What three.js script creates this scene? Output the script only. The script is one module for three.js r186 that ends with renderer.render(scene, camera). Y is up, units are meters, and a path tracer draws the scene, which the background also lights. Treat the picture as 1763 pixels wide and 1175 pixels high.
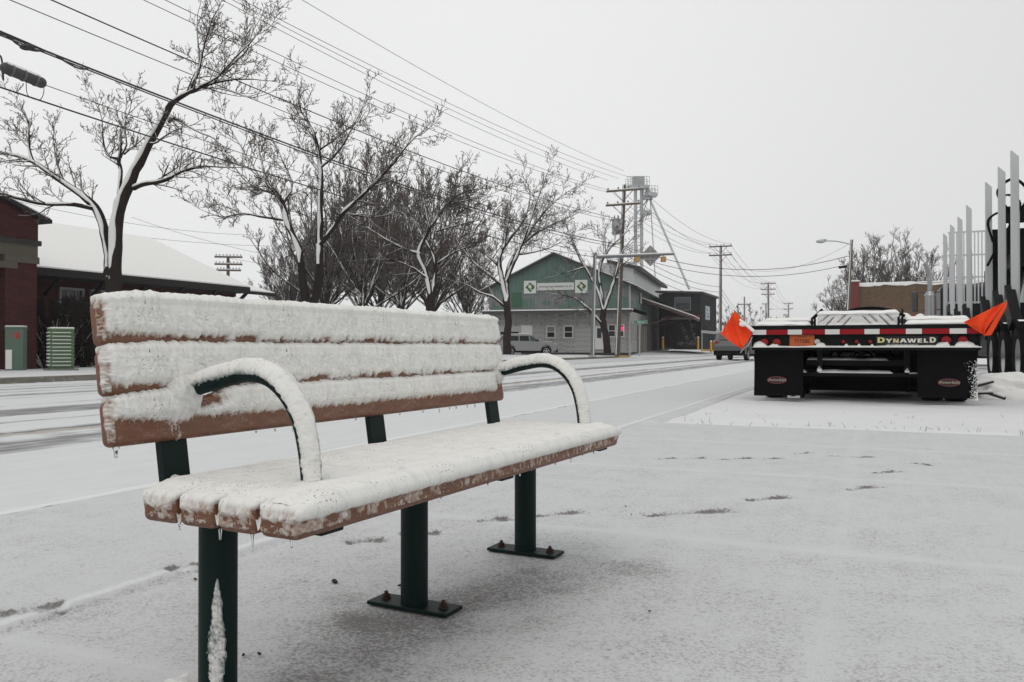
import * as THREE from 'three';
import { mergeGeometries } from 'three/addons/utils/BufferGeometryUtils.js';
import { RoundedBoxGeometry } from 'three/addons/geometries/RoundedBoxGeometry.js';

// ------------------------------------------------------------------ camera, sky, sun, exposure
const scene = new THREE.Scene();
const CAM_H = 0.70;                                   // crouching photographer
const camera = new THREE.PerspectiveCamera(44.67, 1763 / 1175, 0.05, 3000);
camera.position.set(0, CAM_H, 0);
camera.rotation.x = THREE.MathUtils.degToRad(0.42);
scene.add(camera);

const SKY_LEVEL = 0.875;
{
  // overcast sky: one even cloud sheet, a little brighter on the street side
  const W = 512, H = 256, d = new Float32Array(W * H * 4);
  for (let j = 0; j < H; j++) for (let i = 0; i < W; i++) {
    const az = ((i + 0.5) / W - 0.5) * Math.PI * 2, el = ((j + 0.5) / H - 0.5) * Math.PI;
    const x = Math.cos(az) * Math.cos(el), z = Math.sin(az) * Math.cos(el), y = Math.sin(el);
    const soft = Math.sin(x * 3.1 + z * 1.7 + 0.6) * Math.sin(y * 4.3 + x * 2.2 + 1.1) * 0.6 + Math.sin(x * 6.3 - y * 5.1 + z * 4.4) * 0.25 + Math.sin(x * 11 + y * 9 - z * 13) * 0.12;
    const v = SKY_LEVEL * (1 - 0.15 * (() => { const t = Math.min(1, Math.max(0, (x + 0.15) / 0.9)); return t * t * (3 - 2 * t); })() + 0.03 * soft);
    d.set([v * 0.994, v, v * 0.998, 1], (j * W + i) * 4);
  }
  const t = new THREE.DataTexture(d, W, H, THREE.RGBAFormat, THREE.FloatType);
  t.mapping = THREE.EquirectangularReflectionMapping; t.magFilter = THREE.LinearFilter; t.needsUpdate = true;
  scene.background = t; scene.environment = t;
}
const sun = new THREE.DirectionalLight(0xfffaf2, 0.5);     // the veiled sun behind the overcast
sun.position.set(-14, 60, 18); sun.target.position.set(0, 0, -12);
sun.castShadow = true; sun.shadow.radius = 70; sun.shadow.mapSize.set(4096, 4096);
Object.assign(sun.shadow.camera, { left: -70, right: 70, top: 70, bottom: -70, near: 1, far: 200 });
scene.add(sun, sun.target);

const renderer = new THREE.WebGLRenderer({ antialias: true });
renderer.toneMapping = THREE.LinearToneMapping;
renderer.toneMappingExposure = 1.0;
renderer.shadowMap.enabled = true;
renderer.setSize(1024, 682);
scene.fog = new THREE.FogExp2(0xe6e8ea, 0.0006);

// ------------------------------------------------------------------ helpers
const V3 = (x, y, z) => new THREE.Vector3(x, y, z);
const PI = Math.PI, lerp = (a, b, t) => a + (b - a) * t, clamp = (x, a = 0, b = 1) => Math.min(b, Math.max(a, x));
const smooth = (a, b, x) => { const t = clamp((x - a) / (b - a)); return t * t * (3 - 2 * t); };
function rng(seed) { let a = seed >>> 0; return () => { a = (a + 0x6D2B79F5) | 0; let t = Math.imul(a ^ (a >>> 15), 1 | a); t = (t + Math.imul(t ^ (t >>> 7), 61 | t)) ^ t; return ((t ^ (t >>> 14)) >>> 0) / 4294967296; }; }
const hash = (x, y, z) => { let h = Math.imul(x, 374761393) ^ Math.imul(y, 668265263) ^ Math.imul(z, 1274126177); h = Math.imul(h ^ (h >>> 13), 1274126177); return ((h ^ (h >>> 16)) >>> 0) / 4294967296; };
function noise3(x, y, z) {                            // value noise, -1..1
  const xi = Math.floor(x), yi = Math.floor(y), zi = Math.floor(z); let fx = x - xi, fy = y - yi, fz = z - zi;
  fx = fx * fx * (3 - 2 * fx); fy = fy * fy * (3 - 2 * fy); fz = fz * fz * (3 - 2 * fz);
  const a = lerp(lerp(hash(xi, yi, zi), hash(xi + 1, yi, zi), fx), lerp(hash(xi, yi + 1, zi), hash(xi + 1, yi + 1, zi), fx), fy);
  const b = lerp(lerp(hash(xi, yi, zi + 1), hash(xi + 1, yi, zi + 1), fx), lerp(hash(xi, yi + 1, zi + 1), hash(xi + 1, yi + 1, zi + 1), fx), fy);
  return lerp(a, b, fz) * 2 - 1;
}
function noise2(x, y) {
  const xi = Math.floor(x), yi = Math.floor(y); let fx = x - xi, fy = y - yi;
  fx = fx * fx * (3 - 2 * fx); fy = fy * fy * (3 - 2 * fy);
  return lerp(lerp(hash(xi, yi, 7), hash(xi + 1, yi, 7), fx), lerp(hash(xi, yi + 1, 7), hash(xi + 1, yi + 1, 7), fx), fy) * 2 - 1;
}
const fbm2 = (x, y, o = 4) => { let s = 0, a = 0.5; for (let i = 0; i < o; i++) { s += a * noise2(x, y); x = x * 2.03 + 17; y = y * 2.03 + 31; a *= 0.5; } return s; };
const fbm3 = (x, y, z, o = 3) => { let s = 0, a = 0.5; for (let i = 0; i < o; i++) { s += a * noise3(x, y, z); x = x * 2.03 + 17; y = y * 2.03 + 31; z = z * 2.03 + 11; a *= 0.5; } return s; };

// street frame: s metres along the street away from the camera, w metres to the right of the camera's line
const B = THREE.MathUtils.degToRad(23.4), SB = Math.sin(B), CB = Math.cos(B);
const ST = (s, w, y = 0) => V3(s * SB + w * CB, y, -(s * CB - w * SB));
const F = 1430, CX = 881.5, HY = 598;
// a point of the place from its bearing in the photograph and its distance ahead (used while surveying the layout)
const AT = (px, py, d) => V3((px - CX) / F * d, CAM_H + (HY - py) / F * d, -d);
const toST = (p) => { const X = p.x, d = -p.z; return [X * SB + d * CB, X * CB - d * SB]; };
const groundAt = (px, py) => { const d = F * CAM_H / (py - HY); return toST(AT(px, py, d)); };

const taken = {};
const numbered = (n) => { const k = taken[n] = (taken[n] ?? -1) + 1; return k ? `${n}_${String(k).padStart(3, '0')}` : n; };
function tag(o, label, category, group) { o.userData.label = label; o.userData.category = category; if (group) o.userData.group = group; return o; }
function thing(name, label, category, pos = [0, 0, 0], turn = 0, group) {
  const o = new THREE.Group(); o.name = numbered(name); scene.add(o);
  if (pos.isVector3) o.position.copy(pos); else o.position.set(...pos);
  o.rotation.y = turn; return tag(o, label, category, group);
}
function part(name, geo, mat, parent) {
  const m = new THREE.Mesh(Array.isArray(geo) ? merge(geo) : geo, mat); m.castShadow = m.receiveShadow = true;
  m.name = parent ? name : numbered(name); (parent ?? scene).add(m); return m;
}
function struct(name, geo, mat, parent) { const m = part(name, geo, mat, parent); if (!parent) m.userData.kind = 'structure'; return m; }
function copyOf(root, pos, turn, label) {
  const r = root.clone(); r.name = numbered(root.name.replace(/_\d{3}$/, '')); r.userData = { ...root.userData }; scene.add(r);
  if (pos.isVector3) r.position.copy(pos); else r.position.set(...pos);
  r.rotation.y = turn; if (label) r.userData.label = label; return r;
}
function norm(g) {
  for (const k of Object.keys(g.attributes)) if (!['position', 'normal', 'uv'].includes(k)) g.deleteAttribute(k);
  if (!g.attributes.uv) g.setAttribute('uv', new THREE.BufferAttribute(new Float32Array(g.attributes.position.count * 2), 2));
  if (!g.attributes.normal) g.computeVertexNormals();
  if (!g.index) { const n = g.attributes.position.count, ix = new Uint32Array(n); for (let i = 0; i < n; i++) ix[i] = i; g.setIndex(new THREE.BufferAttribute(ix, 1)); }
  g.morphAttributes = {}; g.clearGroups(); return g;
}
const merge = (list) => { const a = list.flat(9).filter(Boolean).map(norm); return a.length === 1 ? a[0] : mergeGeometries(a, false); };
const bx = (w, h, d, x = 0, y = 0, z = 0, ry = 0, rx = 0, rz = 0) => { const g = new THREE.BoxGeometry(w, h, d); if (rx) g.rotateX(rx); if (rz) g.rotateZ(rz); if (ry) g.rotateY(ry); return g.translate(x, y, z); };
const rb = (w, h, d, x = 0, y = 0, z = 0, r = 0.01, n = 2) => new RoundedBoxGeometry(w, h, d, n, Math.min(r, w / 2.01, h / 2.01, d / 2.01)).translate(x, y, z);
const cyl = (r0, r1, h, x = 0, y = 0, z = 0, n = 16) => new THREE.CylinderGeometry(r1, r0, h, n).translate(x, y, z);   // r0 below, r1 above
function rod(a, b, r0, r1 = r0, n = 8) {              // a straight rod from a to b
  const d = b.clone().sub(a), g = new THREE.CylinderGeometry(r1, r0, d.length(), n);
  g.applyQuaternion(new THREE.Quaternion().setFromUnitVectors(V3(0, 1, 0), d.normalize()));
  return g.translate((a.x + b.x) / 2, (a.y + b.y) / 2, (a.z + b.z) / 2);
}
const P = (x, y, z) => V3(x, y, z);
function bar(a, b, w, h) {                            // a box beam from a to b
  const d = b.clone().sub(a), g = new THREE.BoxGeometry(w, h, d.length()), m = new THREE.Matrix4().lookAt(V3(0, 0, 0), d, Math.abs(d.clone().normalize().y) > 0.99 ? V3(1, 0, 0) : V3(0, 1, 0));
  return g.applyMatrix4(m).translate((a.x + b.x) / 2, (a.y + b.y) / 2, (a.z + b.z) / 2);
}
function curveTube(pts, r, seg = 24, n = 8) { return new THREE.TubeGeometry(new THREE.CatmullRomCurve3(pts), seg, r, n, false); }
function prism(outline, depth, bevel = 0) {           // outline in x,y, extruded along z and centred
  const s = new THREE.Shape(outline.map(([x, y]) => new THREE.Vector2(x, y)));
  const g = new THREE.ExtrudeGeometry(s, { depth: depth - 2 * bevel, bevelEnabled: bevel > 0, bevelSize: bevel, bevelThickness: bevel, bevelOffset: -bevel, bevelSegments: 2, curveSegments: 10 });
  return g.translate(0, 0, -depth / 2 + bevel);
}
// collects many thin tapered tubes in one geometry
class Tubes {
  constructor() { this.p = []; this.n = []; this.ix = []; }
  add(pts, rad, sides, off) {                          // pts: [x,y,z], rad: numbers; off(i) an optional sideways shift
    const base = this.p.length / 3, N = pts.length; let ux = 1, uy = 0, uz = 0;
    for (let i = 0; i < N; i++) {
      const a = pts[Math.max(0, i - 1)], b = pts[Math.min(N - 1, i + 1)];
      let tx = b[0] - a[0], ty = b[1] - a[1], tz = b[2] - a[2]; const l = Math.hypot(tx, ty, tz) || 1; tx /= l; ty /= l; tz /= l;
      let k = ux * tx + uy * ty + uz * tz; let vx = ux - k * tx, vy = uy - k * ty, vz = uz - k * tz; let m = Math.hypot(vx, vy, vz);
      if (m < 0.2) { vx = -ty; vy = tx; vz = 0; m = Math.hypot(vx, vy); if (m < 1e-4) { vx = 0; vy = -tz; vz = ty; m = Math.hypot(vy, vz); } }
      ux = vx / m; uy = vy / m; uz = vz / m;
      const wx = ty * uz - tz * uy, wy = tz * ux - tx * uz, wz = tx * uy - ty * ux, o = off ? off(i, tx, ty, tz) : [0, 0, 0];
      for (let j = 0; j < sides; j++) {
        const c = Math.cos(j / sides * 2 * PI), s = Math.sin(j / sides * 2 * PI), nx = ux * c + wx * s, ny = uy * c + wy * s, nz = uz * c + wz * s, r = rad[i];
        this.p.push(pts[i][0] + nx * r + o[0], pts[i][1] + ny * r + o[1], pts[i][2] + nz * r + o[2]); this.n.push(nx, ny, nz);
      }
      if (i) for (let j = 0; j < sides; j++) { const q = base + (i - 1) * sides, j2 = (j + 1) % sides; this.ix.push(q + j, q + j2, q + sides + j, q + j2, q + sides + j2, q + sides + j); }
    }
  }
  build() {
    const g = new THREE.BufferGeometry(); g.setAttribute('position', new THREE.Float32BufferAttribute(this.p, 3)); g.setAttribute('normal', new THREE.Float32BufferAttribute(this.n, 3));
    const uv = new Float32Array(this.p.length / 3 * 2); for (let i = 0; i < uv.length / 2; i++) { uv[2 * i] = this.p[3 * i] + this.p[3 * i + 2]; uv[2 * i + 1] = this.p[3 * i + 1]; }
    g.setAttribute('uv', new THREE.BufferAttribute(uv, 2)); g.setIndex(this.ix); return g;
  }
}
// planar / box uv in metres
function boxUV(g, k = 1) {
  g = g.index ? g.toNonIndexed() : g; g.computeVertexNormals(); const p = g.attributes.position, n = g.attributes.normal, uv = new Float32Array(p.count * 2);
  for (let i = 0; i < p.count; i++) {
    const ax = Math.abs(n.getX(i)), ay = Math.abs(n.getY(i)), az = Math.abs(n.getZ(i));
    const [u, v] = ay > ax && ay > az ? [p.getX(i), p.getZ(i)] : ax > az ? [p.getZ(i), p.getY(i)] : [p.getX(i), p.getY(i)];
    uv[2 * i] = u * k; uv[2 * i + 1] = v * k;
  }
  g.setAttribute('uv', new THREE.BufferAttribute(uv, 2)); return g;
}
const enc = (v) => { v = clamp(v); return 255 * (v <= 0.0031308 ? 12.92 * v : 1.055 * Math.pow(v, 1 / 2.4) - 0.055); };
function tex(W, H, fn, srgb = true, wrap = THREE.RepeatWrapping) {   // fn(u, v, i, j) -> linear [r,g,b] or a number
  const d = new Uint8Array(W * H * 4);
  for (let j = 0; j < H; j++) for (let i = 0; i < W; i++) {
    const c = fn((i + 0.5) / W, (j + 0.5) / H, i, j), k = (j * W + i) * 4;
    if (srgb) { d[k] = enc(c[0]); d[k + 1] = enc(c[1]); d[k + 2] = enc(c[2]); } else d[k] = d[k + 1] = d[k + 2] = 255 * clamp(c);
    d[k + 3] = 255;
  }
  const t = new THREE.DataTexture(d, W, H); t.wrapS = t.wrapT = wrap; t.magFilter = THREE.LinearFilter; t.minFilter = THREE.LinearMipmapLinearFilter; t.generateMipmaps = true;
  if (srgb) t.colorSpace = THREE.SRGBColorSpace; t.needsUpdate = true; return t;
}
// noise that repeats every `per` cells
const tnoise = (x, y, per, sd = 3) => {
  const xi = Math.floor(x), yi = Math.floor(y); let fx = x - xi, fy = y - yi; fx = fx * fx * (3 - 2 * fx); fy = fy * fy * (3 - 2 * fy);
  const m = (a, p) => ((a % p) + p) % p, py = Array.isArray(per) ? per[1] : per, px = Array.isArray(per) ? per[0] : per;
  const h = (a, b) => hash(m(a, px), m(b, py), sd);
  return lerp(lerp(h(xi, yi), h(xi + 1, yi), fx), lerp(h(xi, yi + 1), h(xi + 1, yi + 1), fx), fy) * 2 - 1;
};
const lin = (r, g, b) => new THREE.Color().setRGB(r, g, b);
const std = (r, g, b, rough = 0.8, extra = {}) => new THREE.MeshStandardMaterial({ color: lin(r, g, b), roughness: rough, ...extra });
const dull = (r, g, b, rough, spec) => new THREE.MeshPhysicalMaterial({ color: lin(r, g, b), roughness: rough, specularIntensity: spec });   // grimy dark paint and rubber
function canvasTex(w, h, draw) {
  const c = document.createElement('canvas'); c.width = w; c.height = h; draw(c.getContext('2d'), w, h);
  const t = new THREE.CanvasTexture(c); t.colorSpace = THREE.SRGBColorSpace; t.anisotropy = 8; return t;
}

// ------------------------------------------------------------------ shared materials
const snowBumpTex = tex(1024, 1024, (u, v) => 0.5 + 0.22 * tnoise(u * 256, v * 256, 256, 1) + 0.2 * tnoise(u * 96, v * 96, 96, 2) + 0.18 * tnoise(u * 28, v * 28, 28, 4), false);
const snowColTex = tex(1024, 1024, (u, v) => {          // clean grains, wet grey patches, single specks of grit
  const a = tnoise(u * 300, v * 300, 300, 51), b = tnoise(u * 90, v * 30, [90, 30], 52), c = tnoise(u * 18, v * 14, [18, 14], 53), k = 0.955 + 0.042 * a - 0.125 * smooth(0.1, 0.8, b * 0.6 + c * 0.5 + a * 0.3);
  const g = smooth(0.80, 0.92, tnoise(u * 210, v * 210, 210, 54) + 0.35 * tnoise(u * 9, v * 9, 9, 55) - 0.12) * 0.8; return [lerp(k, 0.06, g), lerp(k * 0.995, 0.05, g), lerp(k * 0.975, 0.045, g)];
});
snowColTex.repeat.set(2.6, 2.6);
const SNOW = [0.80, 0.797, 0.782];                       // one snow for everything it lies on
const M = {
  snow: std(...SNOW, 0.85, { bumpMap: snowBumpTex, bumpScale: 0.0013, map: snowColTex }),
  farSnow: std(...SNOW, 0.9),
  green: new THREE.MeshPhysicalMaterial({ color: lin(0.0025, 0.014, 0.012), roughness: 0.5, specularIntensity: 0.35 }),
  rust: std(0.042, 0.019, 0.014, 0.9),
  black: dull(0.006, 0.006, 0.007, 0.5, 0.25),
  blackMat: dull(0.005, 0.005, 0.0055, 0.85, 0.1),
  rubber: dull(0.008, 0.008, 0.009, 0.85, 0.15),
  galv: std(0.42, 0.43, 0.44, 0.45, { metalness: 0.35 }),
  alu: std(0.52, 0.53, 0.54, 0.5, { metalness: 0.4 }),
  wood: std(0.11, 0.085, 0.066, 0.9),
  wire: std(0.03, 0.03, 0.032, 0.7),
  wireFar: std(0.05, 0.05, 0.052, 0.8),
  glassDark: std(0.012, 0.014, 0.016, 0.12),
  whitePaint: std(0.62, 0.62, 0.6, 0.6),
  yellow: std(0.62, 0.32, 0.02, 0.6),
  red: dull(0.26, 0.004, 0.008, 0.3, 0.6),
  ice: new THREE.MeshPhysicalMaterial({ color: 0xffffff, transmission: 1, thickness: 0.01, ior: 1.31, roughness: 0.08 }),
};
M.crust = M.snow.clone(); M.crust.vertexColors = true;      // thin crust: the plank shows through where it is only grains deep
// ------------------------------------------------------------------ ground, road, pavements
const KERB_W = -3.42, FAR_KERB_W = -17.2, ROAD_Y = -0.11, PAVE_END = 7.6;
const BENCH = { x: -0.262, z: -2.231, a: 0.478 };
const toBench = (x, z) => { const dx = x - BENCH.x, dd = -z + BENCH.z, sa = Math.sin(BENCH.a), ca = Math.cos(BENCH.a); return [dx * sa + dd * ca, dx * ca - dd * sa]; };  // s, t

// prints in the snow: end points on the pavement
const PRINTS = [[1108, 887, 1262, 877], [1282, 862, 1362, 854], [1454, 843, 1512, 836], [1503, 815, 1548, 810], [1563, 796, 1608, 801], [1425, 784, 1508, 787],
  [1368, 781, 1400, 778], [1312, 790, 1345, 788], [1238, 791, 1302, 787], [1186, 789, 1212, 788], [1132, 790, 1164, 788], [18, 1060, 96, 1048], [298, 982, 356, 974],
  [598, 933, 662, 928], [688, 919, 762, 915], [828, 895, 872, 891], [916, 888, 1006, 879]].map(([a, b, c, d], k) => {
  const p = groundAt(a, b), q = groundAt(c, d), L = Math.hypot(q[0] - p[0], q[1] - p[1]);
  return { s: (p[0] + q[0]) / 2, w: (p[1] + q[1]) / 2, ux: (q[0] - p[0]) / L, uy: (q[1] - p[1]) / L, L: Math.max(0.16, L), k };
});
function printAt(s, w) {                               // 0..1 how deep inside a print
  let best = 0, hit = null;
  for (const p of PRINTS) {
    const ds = s - p.s, dw = w - p.w; if (ds * ds + dw * dw > p.L * p.L) continue;
    const l = ds * p.ux + dw * p.uy, c = -ds * p.uy + dw * p.ux, half = p.L / 2, x = l / half;
    const wid = 0.047 * (1 - 0.3 * Math.exp(-((x + 0.15) ** 2) * 14)) * (0.9 + 0.25 * x);
    const e = Math.min(1 - Math.abs(x), (1 - Math.abs(c) / wid) * 0.5);
    const v = smooth(-0.05, 0.16, e + 0.10 * noise2(s * 60, w * 60)); if (v > best) { best = v; hit = [x, c, p]; }
  }
  return [best, hit];
}
const S_CUTS = [-2.05, -0.35, 1.35, 3.05, 4.75, 6.25, PAVE_END], W_CUTS = [-1.96, -0.1, 1.75, 3.6, 5.45];
const nearCut = (x, cuts) => { let m = 9; for (const c of cuts) m = Math.min(m, Math.abs(x - c)); return m; };
function paveHeight(s, w) {
  const js = nearCut(s, S_CUTS), jw = nearCut(w, W_CUTS);
  const big = Math.abs(w + 1.96 + 0.006 * noise2(s * 2, 3));
  let h = 0.0035 * fbm2(s * 1.3, w * 1.3, 2) + 0.0022 * fbm2(s * 14, w * 14, 3);
  if (s < PAVE_END - 0.3) { h -= 0.0025 * Math.exp(-js * js / 0.0006); if (w > -1.7) h -= 0.0025 * Math.exp(-jw * jw / 0.0006); }
  h += 0.010 * smooth(0.03, 0.0, -(w + 1.985)) * (w < -1.96 ? 1 : 0) * 0 + 0.012 * smooth(0.012, -0.02, w + 1.965);    // the kerb-side strip stands a little higher
  h -= 0.003 * Math.exp(-((w + 1.93) ** 2) / 0.0004);
  h -= 0.014 * printAt(s, w)[0];
  return h;
}
// snow over concrete: grains of bare concrete show through where the cover is thin; under the bench some shade is painted in
const X0 = -3.4, X1 = 2.6, ZONES = [[0.5, 4.75], [4.75, 9.0]];
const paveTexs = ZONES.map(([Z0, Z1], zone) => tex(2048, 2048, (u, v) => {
  const w = X0 + u * (X1 - X0), s = Z0 + v * (Z1 - Z0), p = ST(s, w), [bs, bt] = toBench(p.x, p.z);
  const grain = noise2(s * 330, w * 330) * 0.60 + noise2(s * 170 + 9, w * 170) * 0.42 + noise2(s * 70 + 4, w * 70) * 0.15, mid = fbm2(s * 9, w * 9, 3), big = fbm2(s * 1.7 + 5, w * 1.7, 2);
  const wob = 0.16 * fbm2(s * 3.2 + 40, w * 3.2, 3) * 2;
  const shelterShade = smooth(0.36, 0.0, Math.abs(bt - 0.10) - 0.02 + wob) * smooth(0.25, -0.1, Math.abs(bs + 0.05) - 0.72 + wob);  // thinner snow beneath the bench, with part of its shade painted into the colour
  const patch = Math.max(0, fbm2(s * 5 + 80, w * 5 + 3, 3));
  let thin = 0.17 + 0.10 * mid + 0.08 * big + shelterShade * (0.26 + 0.42 * patch) + (w < -1.98 ? -0.07 : 0) + smooth(4.2, 1.4, s) * 0.07;
  const js = nearCut(s, S_CUTS), jw = nearCut(w, W_CUTS);
  if (w > -1.95) thin -= 0.15 * Math.exp(-js * js / 0.0016) + 0.07 * Math.exp(-jw * jw / 0.0008); else thin -= 0.1 * Math.exp(-js * js / 0.002);
  thin -= 0.30 * smooth(0.034, 0.006, Math.abs(w + 1.992) + 0.006 * noise2(s * 40, w * 60)); thin += 0.10 * Math.exp(-((w + 1.945) ** 2) / 0.0003);
  const [pr, hit] = printAt(s, w);
  if (pr > 0) { const toe = Math.exp(-((hit[0] - 0.62) ** 2) * 9) + Math.exp(-((hit[0] + 0.72) ** 2) * 14), rim = Math.exp(-(((Math.abs(hit[1]) - 0.036) / 0.012) ** 2)) * 0.7; thin += pr * (0.08 + 0.62 * Math.min(1, toe) * (0.5 + 0.9 * patch) + rim * 1.0 * (0.4 + patch)); }
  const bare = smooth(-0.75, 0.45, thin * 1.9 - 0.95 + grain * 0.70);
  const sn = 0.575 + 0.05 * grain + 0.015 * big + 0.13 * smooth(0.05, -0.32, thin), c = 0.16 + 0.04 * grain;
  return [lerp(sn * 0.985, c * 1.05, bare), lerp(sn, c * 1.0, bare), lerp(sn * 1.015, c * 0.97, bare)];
}, true, THREE.MirroredRepeatWrapping));
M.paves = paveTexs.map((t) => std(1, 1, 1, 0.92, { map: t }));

function patchGrid(s0, s1, w0, w1, ds, dw, hf) {
  const ns = Math.max(1, Math.round((s1 - s0) / ds)), nw = Math.max(1, Math.round((w1 - w0) / dw)), pos = new Float32Array((ns + 1) * (nw + 1) * 3), uv = new Float32Array((ns + 1) * (nw + 1) * 2), ix = [];
  for (let i = 0; i <= ns; i++) for (let j = 0; j <= nw; j++) {
    const s = lerp(s0, s1, i / ns), w = lerp(w0, w1, j / nw), k = i * (nw + 1) + j, p = ST(s, w, hf(s, w)); pos.set([p.x, p.y, p.z], k * 3); uv.set([w, s], k * 2);
    if (i < ns && j < nw) ix.push(k, k + 1, k + nw + 1, k + 1, k + nw + 2, k + nw + 1);
  }
  const g = new THREE.BufferGeometry(); g.setAttribute('position', new THREE.BufferAttribute(pos, 3)); g.setAttribute('uv', new THREE.BufferAttribute(uv, 2)); g.setIndex(ix); g.computeVertexNormals(); return g;
}
const lotTex = tex(1024, 1024, (u, v) => { const g = tnoise(u * 400, v * 400, 400, 21) * 0.5 + tnoise(u * 160, v * 160, 160, 22) * 0.5, m = tnoise(u * 24, v * 24, 24, 23) * 0.5 + tnoise(u * 9, v * 9, 9, 24) * 0.5; const c = 0.665 + 0.02 * g + 0.03 * m - 0.06 * smooth(0.45, 0.9, g + 0.3 * m); return [c * 0.99, c, c * 1.012]; });
lotTex.repeat.set(0.125, 0.125);
M.lot = std(1, 1, 1, 0.92, { map: lotTex });
// the wide ground under everything, to the horizon
{
  const g = new THREE.PlaneGeometry(2400, 2400).rotateX(-PI / 2); for (let i = 0, uv = g.attributes.uv; i < uv.count; i++) uv.setXY(i, uv.getX(i) * 2400, uv.getY(i) * 2400); struct('ground', g.translate(0, -0.16, 0), M.lot);
}
// near pavement: slabs, each with its own joint edges
{
  const pave = new THREE.Group(); pave.name = 'sidewalk'; pave.userData = { kind: 'structure', label: 'snow dusted concrete sidewalk of large square slabs under the bench' }; scene.add(pave);
  const zoneUV = (g, z) => { const uv = g.attributes.uv, [Z0, Z1] = ZONES[z]; for (let i = 0; i < uv.count; i++) uv.setXY(i, (uv.getX(i) - X0) / (X1 - X0), (uv.getY(i) - Z0) / (Z1 - Z0)); return g; };
  for (let i = 0; i + 1 < S_CUTS.length; i++) {
    const z = i < 4 ? 0 : 1;
    for (let j = 0; j + 1 < W_CUTS.length; j++) {
      const far = j > 1 || i < 1, st = far ? 0.05 : i < 4 ? 0.016 : 0.022;
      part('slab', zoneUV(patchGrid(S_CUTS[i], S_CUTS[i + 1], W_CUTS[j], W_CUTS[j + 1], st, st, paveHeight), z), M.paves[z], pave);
    }
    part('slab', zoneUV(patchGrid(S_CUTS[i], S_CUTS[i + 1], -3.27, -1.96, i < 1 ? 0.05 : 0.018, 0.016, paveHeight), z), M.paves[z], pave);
  }
  // the strip beside the street goes on past the lot
  part('slab', zoneUV(patchGrid(PAVE_END - 0.06, 40, -3.27, -1.70, 0.06, 0.05, (s, w) => 0.01 + 0.006 * fbm2(s * 3, w * 3, 2) - 0.04 * smooth(PAVE_END + 0.04, PAVE_END - 0.05, s) - 0.05 * smooth(-1.82, -1.72, w)), 1), M.paves[1], pave);
  // rounded snow-covered kerb edge down to the road
  const prof = [[-3.27, 0.011], [-3.33, 0.010], [-3.385, 0.004], [-3.42, -0.012], [-3.435, -0.04], [-3.44, -0.09], [-3.445, -0.13]], pos = [], ix = [];
  const N = 420; for (let i = 0; i <= N; i++) { const s = -2 + 42 * Math.pow(i / N, 1.5); prof.forEach(([w, y], j) => { const q = ST(s, w + (j > 2 ? 0.006 * fbm2(s * 7, j, 2) : 0), y + 0.004 * fbm2(s * 9, j * 3, 2)); pos.push(q.x, q.y, q.z); if (i && j) { const a = i * 7 + j; ix.push(a, a - 1, a - 8, a, a - 8, a - 7); } }); }
  const g = new THREE.BufferGeometry(); g.setAttribute('position', new THREE.Float32BufferAttribute(pos, 3)); g.setIndex(ix); g.computeVertexNormals();
  struct('kerb', norm(g), std(0.68, 0.685, 0.695, 0.92));
}
// the road: wheel tracks of wet asphalt and dirty slush in the snow
const ROAD_LEN = 48, RW0 = -17.25, RW1 = -3.40;
function roadState(s, w, per) {                         // bareness 0..1 and dirt 0..1
  const q = (f, sd) => tnoise(s / ROAD_LEN * f, w * 2.0, [f, 97], sd);
  const wob = 0.06 * q(6, 1) + 0.03 * q(24, 2);
  const band = (c, hw, soft) => smooth(hw + soft, hw - soft, Math.abs(w + wob - c));
  let bare = 0, dirt = 0;
  bare = Math.max(bare, 0.62 * band(-6.25, 0.42, 0.22), 0.80 * band(-7.05, 0.16, 0.09), 0.5 * band(-8.05, 0.08, 0.06), 0.72 * band(-9.15, 0.50, 0.20), 0.45 * band(-10.1, 0.10, 0.1),
    0.35 * band(-11.6, 0.2, 0.2), 0.58 * band(-12.5, 0.35, 0.25), 0.5 * band(-13.6, 0.22, 0.15), 0.55 * band(-14.7, 0.3, 0.2), 0.4 * band(-15.7, 0.35, 0.3));
  dirt = Math.max(band(-6.85, 0.10, 0.10) * 0.9, band(-3.62, 0.10, 0.10) * 0.75, band(-16.9, 0.15, 0.15) * 0.5, band(-8.55, 0.05, 0.05) * 0.4);
  return [bare, dirt];
}
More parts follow.
